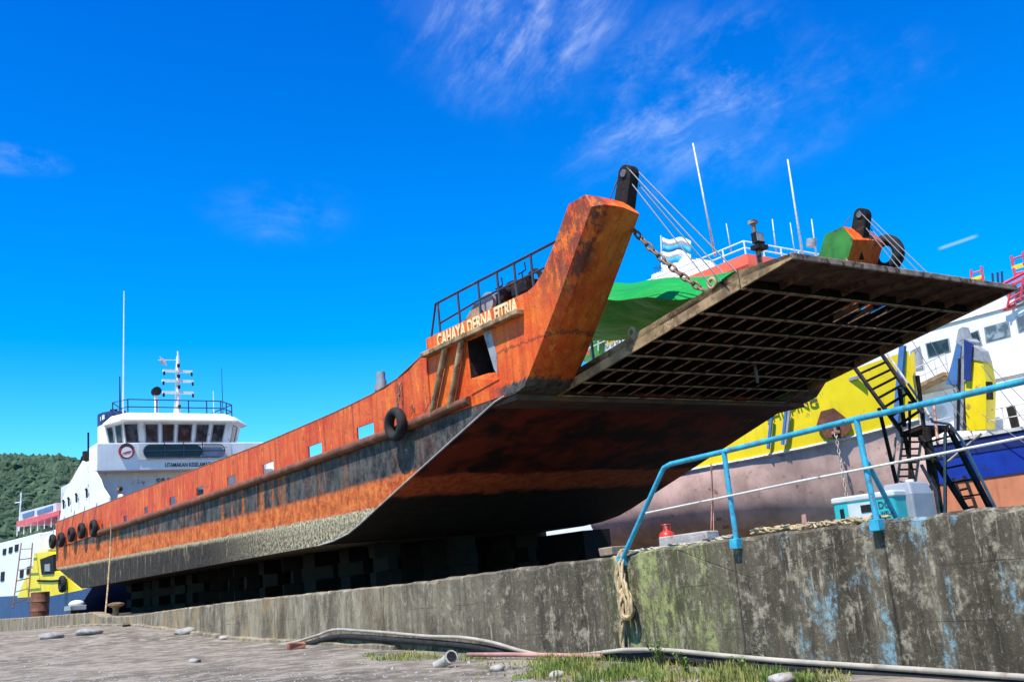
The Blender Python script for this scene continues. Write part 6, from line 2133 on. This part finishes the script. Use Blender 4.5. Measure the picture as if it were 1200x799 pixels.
def grass_zone(u0, u1, vt, vb, n, h0, h1):
    for _ in range(n):
        u = rg.uniform(u0, u1)
        f = (u - u0) / (u1 - u0)
        v = rg.uniform(vt(u), vb(u))
        p = gat(u, v)
        dens = mnoise.noise(V((p.x * 1.5, p.y * 1.5, 0.0)))
        if dens < rg.uniform(-0.35, 0.35): continue
        k = max(0.35, min(1, f / 0.12, (1 - f) / 0.1)) * (0.65 + 0.7 * max(0, dens))
        blade(p, rg.uniform(h0, h1) * k, rg.uniform(0.01, 0.07), rg.uniform(0.004, 0.009))


grass_zone(600, 950, lambda u: 770 + 0.03 * (u - 600), lambda u: 800, 9500, 0.04, 0.19)
grass_zone(560, 700, lambda u: 775, lambda u: 792, 900, 0.04, 0.10)
grass_zone(425, 520, lambda u: 765 + 0.04 * (u - 430), lambda u: 774, 1200, 0.04, 0.13)
grass_zone(500, 620, lambda u: 769, lambda u: 776, 500, 0.03, 0.09)
grass_zone(900, 1000, lambda u: 785, lambda u: 800, 700, 0.04, 0.12)
tag(gb.build('grass', MAT['grass']), 'tufts of dry and green grass at the foot of the wall', 'grass', kind='stuff')

# leafy weeds standing above the grass
def m_weed():
    m, t, b = new_mat('weed leaves')
    ri = t.nd('ShaderNodeNewGeometry').outputs['Random Per Island']
    c = t.mix(ri, (0.05, 0.13, 0.02), (0.17, 0.24, 0.05))
    finish(t, b, c, 0.6, None, 0, 0.3)
    return m


MAT['weed'] = m_weed()


def weed(u, v, hgt, wid, n, label):
    p = gat(u, v)
    e = empty('weed', Matrix.Translation(p), label, 'plant')
    st = MB(); lf = MB()
    for k in range(max(3, n // 14)):
        a = rg.uniform(0, 6.28); r = wid * rg.uniform(0.1, 0.7)
        top = V((r * math.cos(a), r * math.sin(a), hgt * rg.uniform(0.6, 1)))
        st.tube([(0.02 * math.cos(a), 0.02 * math.sin(a), 0), top * 0.5 + V((0, 0, hgt * 0.08)), top], [0.006, 0.004, 0.002], 5)
        for _ in range(14):
            f = rg.uniform(0.15, 1)
            c = top * f + V((0, 0, hgt * 0.1 * math.sin(f * 3.1)))
            a2 = rg.uniform(0, 6.28); L = rg.uniform(0.03, 0.06)
            d = V((math.cos(a2), math.sin(a2), rg.uniform(-0.1, 0.7))).normalized(); s_ = d.cross(V((0, 0, 1))).normalized() * L * 0.3
            lf.add([c, c + d * L * 0.5 + s_, c + d * L, c + d * L * 0.5 - s_], [(0, 1, 2, 3)])
    st.build('stem', MAT['grass'], e); lf.build('foliage', MAT['weed'], e)


weed(774, 784, 0.33, 0.30, 160, 'tallest leafy green weed at the foot of the wall right of the hanging rope')
weed(805, 789, 0.22, 0.25, 100, 'lower leafy weed in the grass just right of the tallest one')
weed(870, 791, 0.20, 0.22, 90, 'leafy weed in the grass towards the right end of the tufts')
weed(660, 785, 0.15, 0.2, 70, 'small leafy weed in the grass left of the hanging rope')

# grit and pebbles scattered on the bare ground
pb_ = MB()
tet = [V((1, 0, -0.3)), V((-0.5, 0.85, -0.3)), V((-0.5, -0.85, -0.3)), V((0.1, 0.1, 0.8)), V((0.6, 0.7, 0.3))]
for _ in range(1700):
    u = rg.uniform(-40, 640) if rg.random() < 0.8 else rg.uniform(600, 1000); v = 800 - 62 * rg.random() ** 1.6
    if v < 745 and u > 260: continue
    p = gat(u, v)
    if (p - WA).dot(wnor) > -0.12: continue
    r = rg.uniform(0.006, 0.02) * (1 if rg.random() < 0.93 else 2.0)
    a = rg.uniform(0, 6.28)
    vs = []
    for q in tet:
        vs.append((p.x + r * (q.x * math.cos(a) - q.y * math.sin(a)) * rg.uniform(0.7, 1.3), p.y + r * (q.x * math.sin(a) + q.y * math.cos(a)) * rg.uniform(0.7, 1.3), p.z + r * (q.z * 0.8 + 0.2)))
    pb_.add(vs, [(0, 1, 4), (1, 3, 4), (0, 4, 3), (1, 2, 3), (2, 0, 3), (0, 2, 1)])
tag(pb_.build('gravel', MAT['stone']), 'loose grit and pebbles scattered over the bare ground', 'gravel', kind='stuff')
